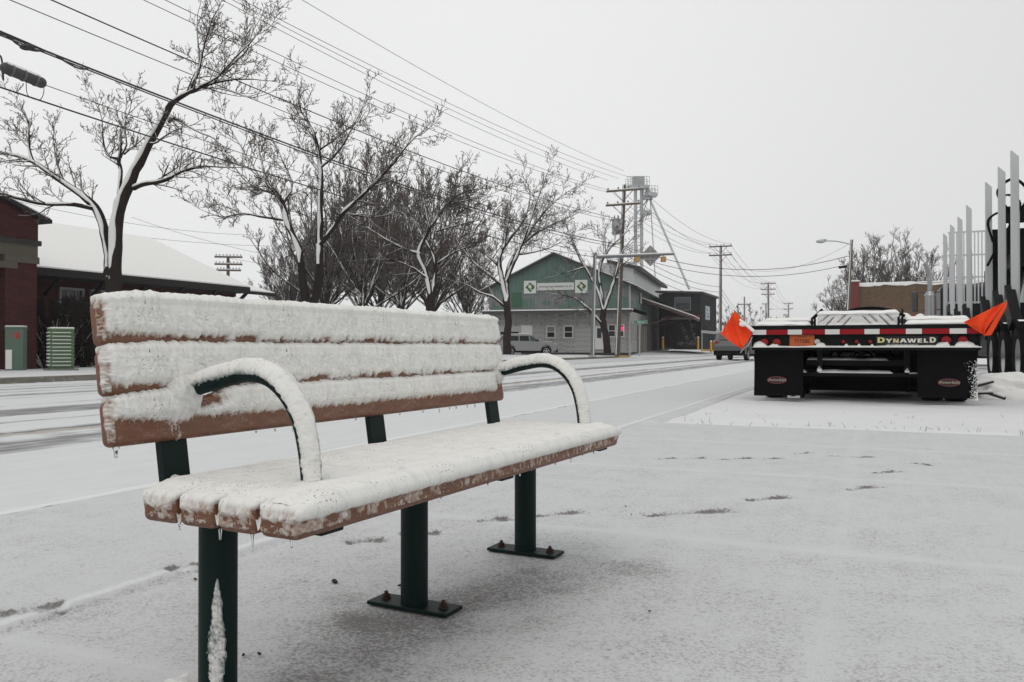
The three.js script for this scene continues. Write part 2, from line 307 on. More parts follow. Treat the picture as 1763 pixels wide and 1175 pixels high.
{
  const roadTex = tex(2048, 2048, (u, v) => {
    const w = RW0 + u * (RW1 - RW0), s = v * ROAD_LEN, T = (fs, fw, sd) => tnoise(v * fs, u * fw, [fs, fw], sd);
    const streak = 0.55 * T(90, 700, 11) + 0.45 * T(36, 330, 12), grain = T(1024, 1024, 13) * 0.6 + T(420, 500, 14) * 0.4, clump = T(300, 160, 15) * 0.6 + T(110, 60, 16) * 0.4;
    const [b, d] = roadState(s, w); const e = smooth(0.15, 0.85, b + 0.30 * streak * smooth(0.02, 0.3, b) + 0.2 * clump * smooth(0.05, 0.3, b) + 0.10 * grain) * 0.94;
    const slush = smooth(0.25, 0.75, d + 0.45 * clump * smooth(0.05, 0.4, d) + 0.2 * grain * smooth(0.05, 0.4, d)) * 0.85;
    const sn = 0.62 + 0.025 * grain + 0.02 * clump + 0.02 * streak, asp = 0.135 + 0.045 * grain + 0.05 * streak;
    let r = lerp(sn * 0.985, asp, e), g = lerp(sn, asp * 1.0, e), bl = lerp(sn * 1.015, asp * 1.01, e);
    const k = w > -4.2 ? 1.15 : 1; r = lerp(r, 0.34 * k, slush); g = lerp(g, 0.305 * k, slush); bl = lerp(bl, 0.265, slush); return [r, g, bl];
  });
  const mat = std(1, 1, 1, 0.75, { map: roadTex });
  const hf = (s, w) => { const [b, d] = roadState(s, w); return ROAD_Y + 0.012 * (1 - b) + d * (0.020 + 0.022 * fbm2(s * 9, w * 12, 3)) + 0.003 * fbm2(s * 5, w * 5, 2) + 0.05 * smooth(7, 0, Math.abs(w + 10.3)); };
  const uvR = (g) => { const uv = g.attributes.uv; for (let i = 0; i < uv.count; i++) uv.setXY(i, (uv.getX(i) - RW0) / (RW1 - RW0), uv.getY(i) / ROAD_LEN); return g; };
  struct('road', merge([uvR(patchGrid(-8, 24, RW0, RW1, 0.10, 0.045, hf)), uvR(patchGrid(24, 70, RW0, RW1, 0.6, 0.12, hf)), uvR(patchGrid(70, 460, RW0, RW1, 4, 0.4, hf))]), mat);
}
// lot beside the street: grass verge, then the snowed-in lot the trailer stands on
const lotH = (s, w) => 0.012 + 0.014 * fbm2(s * 2.2, w * 2.2, 3) * smooth(PAVE_END, PAVE_END + 0.5, s) + 0.02 * fbm2(s * 0.4, w * 0.4, 2) * smooth(9, 14, s) - 0.05 * smooth(PAVE_END + 0.05, PAVE_END - 0.05, s) - 0.04 * smooth(-1.72, -1.82, w);
struct('snowy_lot', merge([patchGrid(PAVE_END - 0.05, 20, -1.84, 14, 0.05, 0.09, lotH), patchGrid(20, 140, -1.84, 60, 1, 1, lotH), patchGrid(PAVE_END, 20, 14, 60, 1, 1, lotH), patchGrid(-8, PAVE_END, 5.45, 60, 1, 1, () => 0.0)]), M.lot);
{
  // a few dead grass blades standing through the snow along the edge of the verge
  const r = rng(77), T = new Tubes();
  for (let k = 0; k < 78; k++) {
    const edge = k < 52, s = edge ? PAVE_END + 0.02 + r() * 0.14 : PAVE_END + 0.2 + r() * 1.6, w = -1.75 + r() * 4.6, n = 1 + Math.floor(r() * 2.4);
    for (let i = 0; i < n; i++) {
      const p = ST(s + (r() - 0.5) * 0.05, w + (r() - 0.5) * 0.08, 0.0), h = 0.012 + r() * r() * 0.07, dx = (r() - 0.5) * 0.07, dz = (r() - 0.5) * 0.05;
      T.add([[p.x, p.y, p.z], [p.x + dx * 0.4, p.y + h * 0.7, p.z + dz * 0.4], [p.x + dx, p.y + h, p.z + dz]], [0.0018, 0.0014, 0.0006], 3);
    }
  }
  const g = part('grass', T.build(), std(0.075, 0.07, 0.042, 0.9)); g.userData.kind = 'stuff'; g.userData.label = 'dead grass blades poking through snow along the verge edge'; g.userData.category = 'grass';
}
// far side: kerb, verge and the yard in front of the buildings
{
  const kt = tex(512, 64, (u, v) => { const n = tnoise(u * 120, v * 12, [120, 12], 31) * 0.5 + tnoise(u * 30, v * 4, [30, 4], 32) * 0.5, c = 0.17 + 0.06 * n, sn = smooth(0.35, 0.7, n) * 0.35; return [lerp(c * 1.1, 0.6, sn), lerp(c, 0.6, sn), lerp(c * 0.86, 0.6, sn)]; });
  kt.repeat.set(0.12, 4);
  const kerbG = new THREE.Group(); kerbG.name = 'far_kerb'; kerbG.userData.kind = 'structure'; scene.add(kerbG);
  const mat = std(1, 1, 1, 0.9, { map: kt });
  for (let s = -6, k = 0; s < 59.5; s += 3, k++) {      // kerb stones
    const L = Math.min(3, 59.6 - s); const g = rb(0.18, 0.16, L - 0.02, 0, 0, 0, 0.02, 1); boxUV(g); const m = part('kerb_stone', g, mat, kerbG);
    m.position.copy(ST(s + L / 2, FAR_KERB_W - 0.09, ROAD_Y + 0.066)); m.rotation.y = -B;
  }
  const yh = (s, w) => 0.008 + 0.10 * smooth(-17.4, -21, w) * smooth(25, 45, s) + 0.02 * fbm2(s * 0.7, w * 0.7, 3);
  struct('far_verge', merge([patchGrid(-8, 62, -60, -17.37, 0.5, 0.4, yh)]), M.lot);
  const edgeW = (s) => lerp(-17.3, -13.2, smooth(61, 68, s));
  struct('yard', patchGrid(60.5, 140, -90, -13.0, 0.7, 0.35, (s, w) => { const e = edgeW(s) - w, f = s - 60.8; return -0.2 + 0.21 * smooth(-0.1, 0.9, Math.min(e, f)) + 0.44 * smooth(0.5, 9, e) * smooth(62, 76, s) * smooth(-27, -18, w) + 0.02 * fbm2(s * 0.7, w * 0.7, 3); }), M.lot);
  const yk = part('painted_kerb', [bx(0.20, 0.13, 4, 0, 0, 0)], std(0.5, 0.28, 0.03, 0.8)); yk.position.copy(ST(61.8, FAR_KERB_W - 0.1, ROAD_Y + 0.07)); yk.rotation.y = -B; tag(yk, 'yellow painted end of the far kerb at the corner', 'kerb');
}
// ------------------------------------------------------------------ the bench
const brownTex = tex(512, 512, (u, v) => { const a = tnoise(u * 200, v * 200, 200, 41), b = tnoise(u * 12, v * 90, [12, 90], 42), c = tnoise(u * 14, v * 14, 14, 43), k = 1 + 0.16 * a + 0.10 * b + 0.16 * c, f = smooth(0.35, 0.8, tnoise(u * 190, v * 190, 190, 44) + 0.5 * tnoise(u * 22, v * 22, 22, 45)) * 0.22; return [lerp(0.160 * k, 0.5, f), lerp(0.064 * k, 0.5, f), lerp(0.033 * k, 0.5, f)]; });
brownTex.repeat.set(3, 3);
M.slat = std(1, 1, 1, 0.5, { map: brownTex });
const bench = thing('park_bench', 'snow covered bench of brown plank slats on dark green steel posts', 'bench', [BENCH.x, 0, BENCH.z], -BENCH.a);
const SL = -0.806, SR = 0.722;                          // ends of the planks along the bench (bench-local -z)

// a plank with rounded edges and ends as a grid; thick(p, n) moves the surface outward (snow), so that bare places sink into the plank
const thinCover = (t, a, b, under) => {                   // share of snow grains over the paint below
  const g = noise2(a * 300, b * 300) * 0.6 + noise2(a * 120 + 7, b * 90) * 0.5 + noise2(a * 40 + 3, b * 26) * 0.35, c = smooth(-0.0015, 0.0095, t + 0.0034 * g);
  return under.map((u) => lerp(u, 1, c));
};
function plankGrid(hw, hh, r, s0, s1, step, around, thick, under = [0.42, 0.29, 0.23]) {
  const rows = [];                                      // [s, core scale, radial weight, end normal]
  for (const k of [0.02, 0.25, 0.45, 0.62, 0.76, 0.88, 1]) rows.push([s0, k, 0, -1]);
  for (let i = 1; i <= 6; i++) { const a = i / 6 * PI / 2; rows.push([s0 + r - r * Math.cos(a), 1, Math.sin(a), -Math.cos(a)]); }
  const n = Math.max(2, Math.round((s1 - s0 - 2 * r) / step)); for (let i = 1; i < n; i++) rows.push([lerp(s0 + r, s1 - r, i / n), 1, 1, 0]);
  for (let i = 6; i >= 1; i--) { const a = i / 6 * PI / 2; rows.push([s1 - r + r * Math.cos(a), 1, Math.sin(a), Math.cos(a)]); }
  for (const k of [1, 0.88, 0.76, 0.62, 0.45, 0.25, 0.02]) rows.push([s1, k, 0, 1]);
  // perimeter of the core rectangle with rounded corners
  const cw = hw - r, ch = hh - r, per = []; const L = 4 * (cw + ch) + 2 * PI * r;
  const seg = (len, f) => { const m = Math.max(2, Math.round(around * len / L)); for (let i = 0; i < m; i++) per.push(f(i / m)); };
  const arc = (x, y, a0) => seg(PI * r / 2, (t) => { const a = a0 + t * PI / 2; return [x, y, Math.cos(a), Math.sin(a)]; });
  seg(2 * ch, (t) => [cw, lerp(-ch, ch, t), 1, 0]); arc(cw, ch, 0); seg(2 * cw, (t) => [lerp(cw, -cw, t), ch, 0, 1]); arc(-cw, ch, PI / 2);
  seg(2 * ch, (t) => [-cw, lerp(ch, -ch, t), -1, 0]); arc(-cw, -ch, PI); seg(2 * cw, (t) => [lerp(-cw, cw, t), -ch, 0, -1]); arc(cw, -ch, PI * 1.5);
  const N = per.length, pos = [], uv = [], ix = [], col = [];
  rows.forEach(([s, k, rw, en], i) => per.forEach(([x, y, nx, ny], j) => {
    const q = [x * k + nx * r * rw, y * k + ny * r * rw, s], m = [nx * rw, ny * rw, en]; const l = Math.hypot(...m) || 1; m[0] /= l; m[1] /= l; m[2] /= l;
    const t = thick ? thick(q, m) : 0; if (thick) { const c = thinCover(t, s, j / N * L, under); col.push(c[0], c[1], c[2]); } pos.push(q[0] + m[0] * t, q[1] + m[1] * t, -(q[2] + m[2] * t)); uv.push(s, j / N * L);
    if (i) { const a = i * N + j, b = i * N + (j + 1) % N; ix.push(a - N, b - N, a, b - N, b, a); }
  }));
  const g = new THREE.BufferGeometry(); g.setAttribute('position', new THREE.Float32BufferAttribute(pos, 3)); g.setAttribute('uv', new THREE.Float32BufferAttribute(uv, 2)); if (thick) g.setAttribute('color', new THREE.Float32BufferAttribute(col, 3)); g.setIndex(ix); g.computeVertexNormals(); return g;
}
const lump = (a, b, c) => 0.0045 * fbm3(a * 13, b * 13, c * 13, 2) + 0.0013 * fbm3(a * 75, b * 75, c * 75 + 5, 2) + 0.0014 * noise3(a * 290, b * 290, c * 290);
const ends = (s) => Math.min(s - SL, SR - s);

// seat planks
const SEAT_TOP = 0.428;
for (let i = 0; i < 4; i++) {
  const cx = -0.0185 + 0.0963 * i, hw = 0.0435, hh = 0.0253;
  const plank = part('seat_slat', plankGrid(hw, hh, 0.013, SL, SR, 0.05, 40), M.slat, bench); plank.position.set(cx, SEAT_TOP - hh, 0);
  const sn = part('snow', plankGrid(hw, hh, 0.013, SL, SR, i === 3 ? 0.0032 : 0.006, i === 3 ? 110 : 66, ([x, y, s], [nx, ny, ns]) => {
    const up = Math.max(0, ny), e = ends(s), bite = 0.0045 * fbm3(s * 42, x * 40 + i * 7.3, y * 30, 3) + 0.0028 * noise3(s * 130, x * 130 + i * 3.1, y * 90) + 0.0026 * noise3(s * 330, x * 330, y * 300 + i);
    let t = 0.022 * smooth(0.15, 0.9, ny) * (0.40 + 0.60 * smooth(0, 0.07, e));
    if (i === 3 && nx > 0.2) t = Math.max(t, lerp(-0.009, 0.019, smooth(-0.002, 0.020, y)) * smooth(0.2, 0.7, nx));
    else if (Math.abs(nx) > 0.5 && up < 0.4) t = lerp(t, -0.01, smooth(0.5, 0.9, Math.abs(nx)));
    if (ns < -0.3) t = Math.max(t, lerp(-0.006, 0.0045, smooth(-0.012, 0.012, y)) * smooth(0.3, 0.8, -ns) * (1 - smooth(0.75, 0.95, Math.abs(x) / hw)));      // thin crust on the near ends
    if (ns > 0.3) t = Math.max(t, lerp(-0.004, 0.010, smooth(-0.014, 0.004, y)) * smooth(0.3, 0.8, ns));
    if (ny < -0.3) t = -0.01;
    return t + bite * lerp(1, 0.15, smooth(0.001, 0.012, t)) * lerp(0.55, 1, smooth(-0.006, -0.001, t)) + smooth(0.001, 0.006, t) * 0.6 * lump(s, x + i, y);
  }), M.crust, plank);
}
{ // the blanket of snow that closes the gaps between the seat planks
  const t0 = -0.062, t1 = 0.300, ns = 430, nt = 110, pos = [], uv = [], ix = [], gaps = [0.0297, 0.126, 0.2222];
  for (let i = 0; i <= ns; i++) for (let j = 0; j <= nt; j++) {
    const s = lerp(SL + 0.006, SR - 0.006, i / ns), t = lerp(t0, t1, j / nt), e = ends(s), ed = Math.min(t - t0, t1 - t);
    let near = 9; for (const g of gaps) near = Math.min(near, Math.abs(t - g));
    let h = 0.0235 * Math.pow(smooth(-0.008, 0.05, e), 0.8) * Math.pow(smooth(-0.006, 0.03, ed), 0.7) + 0.002 * fbm2(s * 6, t * 9, 2);
    h += 0.005 * smooth(0.19, 0.30, t) - 0.0028 * smooth(0.16, 0.05, Math.abs(t - 0.10)) ;
    h -= 0.05 * Math.exp(-near * near / 0.00008) * smooth(0.05, 0.006, e + 0.012 * noise2(t * 40, s * 12)) + 0.0016 * Math.exp(-near * near / 0.0004);
    h += 0.30 * lump(s, t, 3.3) + 0.0010 * noise2(s * 330, t * 330);
    pos.push(t, SEAT_TOP + h, -s); uv.push(s, t); if (i && j) { const a = i * (nt + 1) + j; ix.push(a - nt - 2, a - nt - 1, a, a - nt - 2, a, a - 1); }
  }
  const g = new THREE.BufferGeometry(); g.setAttribute('position', new THREE.Float32BufferAttribute(pos, 3)); g.setAttribute('uv', new THREE.Float32BufferAttribute(uv, 2)); g.setIndex(ix); g.computeVertexNormals();
  part('seat_snow', g, M.snow, bench);
}
// back planks, leaning
const LEAN = 0.150;
for (let i = 0; i < 3; i++) {                           // 0 bottom, 2 top
  const hw = 0.0195, hh = 0.0435, along = 0.0445 + 0.0962 * i, ct = -0.108 - 0.0195 - Math.sin(LEAN) * along, cy = 0.510 + Math.cos(LEAN) * along;
  const sl = SL - 0.024, sr = SR + 0.006;
  const plank = part('back_slat', plankGrid(hw, hh, 0.013, sl, sr, 0.05, 40), M.slat, bench); plank.position.set(ct, cy, 0); plank.rotation.z = LEAN;
  part('snow', plankGrid(hw, hh, 0.013, sl, sr, 0.0030, 118, ([x, y, s], [nx, ny, ns]) => {
    const e0 = s - sl, e1 = sr - s;
    const rag = 0.0042 * fbm3(s * 34, y * 26, i * 5.1, 2) + 0.0020 * noise3(s * 100, y * 34, i * 2.2) + 0.0030 * noise3(s * 240, y * 90, i) + 0.0036 * noise3(s * 380, y * 300, i + 4);
    let lo = i === 0 ? -0.014 : i === 1 ? -0.040 : -0.040;                  // where the plaster gives out on the front face
    lo += (i === 2 ? 0.012 : 0.007) * smooth(0.30, 0.03, e0) + (i === 0 ? 0.003 * smooth(0.9, 0.1, e0) + 0.002 : 0);
    let t = -0.012;
    if (nx > 0.1) t = lerp(-0.009, 0.0155, smooth(lo - 0.010, lo + 0.024, y)) * smooth(0.0, 0.55, nx);
    if (ny > 0.05) t = Math.max(t, 0.021 * smooth(0.0, 0.5, ny) * (nx < -0.2 ? smooth(-1, -0.2, nx) : 1) * (i === 2 ? 1.1 : 0.92));
    t *= 0.62 + 0.38 * smooth(0.0, 0.09, e0);
    t -= 0.0045 * smooth(0.018, 0.0, e0) * (nx > 0.2 ? 1 : 0.4) + (i === 0 ? 0.016 * smooth(0.07, 0.0, e1) * smooth(0.0, -0.03, y) : 0);
    if (ns < -0.3) t = lerp(-0.006, i === 2 ? 0.0015 : 0.0032, smooth(-0.012, 0.009, x)) + 0.002 * smooth(0.0, 0.04, y);
    if (ns > 0.3) t = 0.009 * smooth(-0.035, 0.0, y) - 0.002;
    if (ny < -0.5) t = -0.012;
    if (i > 0 && nx > 0.1) t -= 0.022 * smooth(0.05, 0.45, 0.6 * noise3(s * 30 + y * 9, y * 24, i + 8) + 0.5 * noise3(s * 85 + y * 40, y * 50, i + 3)) * smooth(-0.010, -0.036, y) * smooth(0.0, 0.25, e0);   // cracks where the crust has slumped
    if (nx > 0.3) t += 0.0022 * noise3(s * 150, y * 42, i + 20) + 0.0014 * noise3(s * 330, y * 120, i + 21);
    if (i === 0) { const d = Math.hypot(s + 0.655, (y - 0.006) * 0.8); if (s > -0.655) t -= 0.03 * smooth(0.07, 0.0, Math.hypot((s + 0.605) * 0.8, (y - 0.036) * 2.2)); else t += 0.010 * smooth(0.10, 0.0, d); }
    if (i === 0) t -= 0.03 * smooth(0.05, 0.01, Math.hypot(s - 0.70, y - 0.022));
    return t + rag * (nx > 0.2 ? 1 : 0.5) * lerp(1, 0.30, smooth(0.001, 0.011, t)) + smooth(0.001, 0.006, t) * lump(s, y + i, x);
  }), M.crust, plank);
}
// steel: posts with foot plates, seat bars, back bars, arms
const legS = [-0.680, 0, 0.668];
for (const s of legS) {
  const leg = part('leg', new THREE.CylinderGeometry(0.0365, 0.0365, 0.362, 40, 1, false).translate(0, 0.181 + 0.006, 0), M.green, bench); leg.position.set(0, 0, -s);
  const pl = part('foot_plate', rb(0.252, 0.010, 0.085, 0, 0.009, 0, 0.002), M.green, leg);
  for (const x of [-0.092, 0.092]) part('bolt', [cyl(0.014, 0.014, 0.003, x, 0.0155, 0), cyl(0.0105, 0.0105, 0.009, x, 0.0215, 0, 6), cyl(0.006, 0.005, 0.008, x, 0.030, 0, 10)], M.rust, leg);
  part('seat_bar', [rb(0.400, 0.012, 0.062, 0.085, 0.371, -s, 0.003), rb(0.012, 0.030, 0.062, -0.112, 0.380, -s, 0.003)], M.green, bench);
  const top = P(-0.176, 0.792, -s), bot = P(-0.112, 0.372, -s);
  part('back_bar', bar(bot, top, 0.064, 0.016), M.green, bench);
}
{ const g = new THREE.SphereGeometry(1, 40, 20, 0, 2 * PI, 0, PI / 2), p = g.attributes.position; for (let i = 0; i < p.count; i++) { const x = p.getX(i), y = p.getY(i), z = p.getZ(i), k = 1 + 0.2 * fbm2(x * 3, z * 3, 3); p.setXYZ(i, -0.085 + x * 0.062 * k, 0.006 + y * 0.034 * k, 0.680 + z * 0.055 * k); } g.computeVertexNormals(); part('plate_snow', g, M.snow, bench); }
{ // plaster of snow on the near post
  const W = 44, H = 170, pos = [], uv = [], ix = [], pcol = []; let tk = 0; const az = 1.02 + BENCH.a;   // bearing of the windward side in bench frame
  for (let j = 0; j <= H; j++) for (let i = 0; i <= W; i++) {
    const y = 0.012 + 0.245 * j / H, u = i / W * 2 - 1, wid = 0.62 * (0.75 + 0.3 * smooth(0.25, 0.06, y)) * (0.85 + 0.5 * fbm2(y * 26, 3, 2)) * Math.pow(smooth(0.262, 0.19, y), 0.6);
    const a = 0.80 + u * 1.0, k = smooth(1.0, 0.3, Math.abs(u) / Math.max(0.02, wid * 1.25));
    const r = 0.0365 + lerp(-0.0035, 0.0034, k) + (tk = 0.0022 * fbm3(y * 60, u * 4, 2, 3) + 0.0016 * noise3(y * 260, u * 24, 4));
    pos.push(Math.cos(a) * r, y, Math.sin(a) * r); uv.push(u * 0.04, y); const cv = thinCover((r - 0.0365) * 1.9, y, u * 0.04, [0.05, 0.10, 0.09]); pcol.push(cv[0], cv[1], cv[2]); if (i && j) { const q = j * (W + 1) + i; ix.push(q - W - 2, q, q - W - 1, q - W - 2, q - 1, q); }
  }
  const g = new THREE.BufferGeometry(); g.setAttribute('position', new THREE.Float32BufferAttribute(pos, 3)); g.setAttribute('uv', new THREE.Float32BufferAttribute(uv, 2)); g.setIndex(ix); g.setAttribute('color', new THREE.Float32BufferAttribute(pcol, 3)); g.computeVertexNormals();
  const m = part('post_snow', g, M.crust, bench); m.position.set(0, 0, 0.680);
}
function armrest(s, cover) {
  const pts = [[-0.160, 0.604], [-0.09, 0.622], [-0.01, 0.641], [0.05, 0.650], [0.10, 0.642], [0.145, 0.612], [0.178, 0.566], [0.195, 0.510], [0.203, 0.455], [0.205, 0.395]].map(([t, y]) => P(t, y, -s));
  const c = new THREE.CatmullRomCurve3(pts), arm = part('armrest', new THREE.TubeGeometry(c, 60, 0.0195, 20), M.green, bench);
  const N = 210, A = 48, pos = [], uv = [], ix = [], col = [];
  for (let i = 0; i <= N; i++) {
    const q = c.getPointAt(i / N), T = c.getTangentAt(i / N), nin = V3(0, 0, 1), up = nin.clone().cross(T).normalize();   // up: outward side of the bend
    if (up.y < 0 && i < N * 0.5) up.negate(); if (i >= N * 0.5 && up.x < 0) up.negate();
    for (let j = 0; j < A; j++) {
      const a = j / A * 2 * PI, n = up.clone().multiplyScalar(Math.cos(a)).addScaledVector(nin, Math.sin(a));
      const wind = clamp(n.y, -1, 1) * 0.85 + n.x * 0.55 + n.z * 0.55;
      const st = i / N; let t = lerp(-0.010, 0.0090, smooth(-0.02 + cover, 0.78 + cover, wind)) * lerp(0.6, 1, smooth(0.05, 0.2, st)); const rg = 0.0050 * fbm3(q.x * 46 + a * 1.3, q.y * 46, a * 3 + s, 2) + 0.0045 * noise3(q.x * 190, q.y * 190, a * 9);
      t += rg * lerp(1, 0.15, smooth(0.0, 0.009, t)) + smooth(0.001, 0.006, t) * 0.5 * lump(q.x, q.y, a * 0.04);
      const v = q.clone().addScaledVector(n, 0.0195 + t); pos.push(v.x, v.y, v.z); uv.push(st * 0.75, a * 0.02); const cv = thinCover(t + 0.001, st * 0.75, a * 0.02, [0.10, 0.17, 0.16]); col.push(cv[0], cv[1], cv[2]);
      if (i) { const b = i * A + j, d = i * A + (j + 1) % A; ix.push(b - A, d - A, b, d - A, d, b); }
    }
  }
  const g = new THREE.BufferGeometry(); g.setAttribute('position', new THREE.Float32BufferAttribute(pos, 3)); g.setAttribute('uv', new THREE.Float32BufferAttribute(uv, 2)); g.setAttribute('color', new THREE.Float32BufferAttribute(col, 3)); g.setIndex(ix); g.computeVertexNormals(); part('snow', g, M.crust, arm);
  return arm;
}
armrest(-0.645, 0.05); armrest(0.690, -0.08);
{ // clots of snow where the arms meet the back, and at the foot of the near back bar
  const clot = (x, y, z, rx, ry, rz, sd) => { const g = new THREE.SphereGeometry(1, 64, 44), p = g.attributes.position; for (let i = 0; i < p.count; i++) { const v = V3(p.getX(i), p.getY(i), p.getZ(i)), k = 1 + 0.22 * fbm3(v.x * 2 + sd, v.y * 2, v.z * 2, 3) + 0.05 * noise3(v.x * 11, v.y * 11, v.z * 11); p.setXYZ(i, x + v.x * rx * k, y + v.y * ry * k, z + v.z * rz * k); } g.computeVertexNormals(); return g; };
  part('snow_clot', clot(-0.118, 0.603, 0.663, 0.032, 0.045, 0.038, 1), M.snow, bench);
  part('snow_clot', clot(-0.120, 0.606, -0.688, 0.028, 0.034, 0.030, 5), M.snow, bench);
  part('snow_clot', clot(-0.085, 0.425, 0.71, 0.014, 0.022, 0.018, 9), M.snow, bench);
}
{ // icicles and melt drops under the planks
  const ic = (x, y, s, l, r) => { const m = part('icicle', new THREE.LatheGeometry([[0.0001, -l], [r * 0.55, -l + r * 0.5], [r * 0.5, -l * 0.75], [r * 0.7, -l * 0.3], [r * 1.1, 0.0], [0.0001, 0.002]].map(([a, b]) => new THREE.Vector2(a, b)), 10), M.ice, bench); m.position.set(x, y, -s); };
  const yb = SEAT_TOP - 0.0500;
  ic(0.126, yb, SL + 0.012, 0.020, 0.0035); ic(0.205, yb, SL + 0.010, 0.030, 0.0032); ic(0.287, yb, SL + 0.016, 0.016, 0.0036); ic(0.03, yb, SL + 0.008, 0.010, 0.003);
  for (const [s, l] of [[-0.33, 0.007], [-0.12, 0.009], [0.05, 0.012], [0.12, 0.007], [0.27, 0.010], [0.38, 0.016], [0.47, 0.007], [0.56, 0.011], [0.64, 0.008]]) ic(0.292, yb, s, l, 0.0035);
  const bb = 0.5115; ic(-0.118, bb, SL - 0.012, 0.022, 0.006); for (const [s, l] of [[-0.46, 0.006], [-0.40, 0.008], [-0.34, 0.014], [-0.1, 0.006], [0.1, 0.006], [0.22, 0.008], [0.31, 0.014], [0.37, 0.008], [0.41, 0.009], [0.48, 0.009], [0.53, 0.012]]) ic(-0.118, bb, s, l, 0.003);
  ic(-0.125, 0.607, SL - 0.012, 0.02, 0.005); ic(-0.142, 0.70, SL + 0.05, 0.012, 0.003);
}
{ // bits of bark blown onto the pavement
  const r = rng(5), bits = [[577, 1004, 0.017], [337, 999, 0.009], [1118, 1054, 0.006], [1077, 873, 0.007], [690, 1010, 0.009], [420, 1130, 0.008], [447, 1128, 0.009], [1087, 887, 0.006]];
  for (const [px, py, l] of bits) {
    const [s, w] = groundAt(px, py), g = new THREE.SphereGeometry(1, 10, 7); const p = g.attributes.position;
    for (let i = 0; i < p.count; i++) { const k = 1 + 0.3 * noise3(p.getX(i) * 2 + px, p.getY(i) * 2, p.getZ(i) * 2); p.setXYZ(i, p.getX(i) * l * k, p.getY(i) * l * 0.28 * k, p.getZ(i) * l * 0.45 * k); } g.computeVertexNormals();
    const m = part('bark_chip', g, std(0.035, 0.022, 0.016, 0.9)); m.position.copy(ST(s, w, 0.003 + l * 0.2)); m.rotation.y = r() * 3; tag(m, 'small dark bark chip lying on the snowy sidewalk near the bench', 'bark chip', 'bark chips on the sidewalk');
  }
}
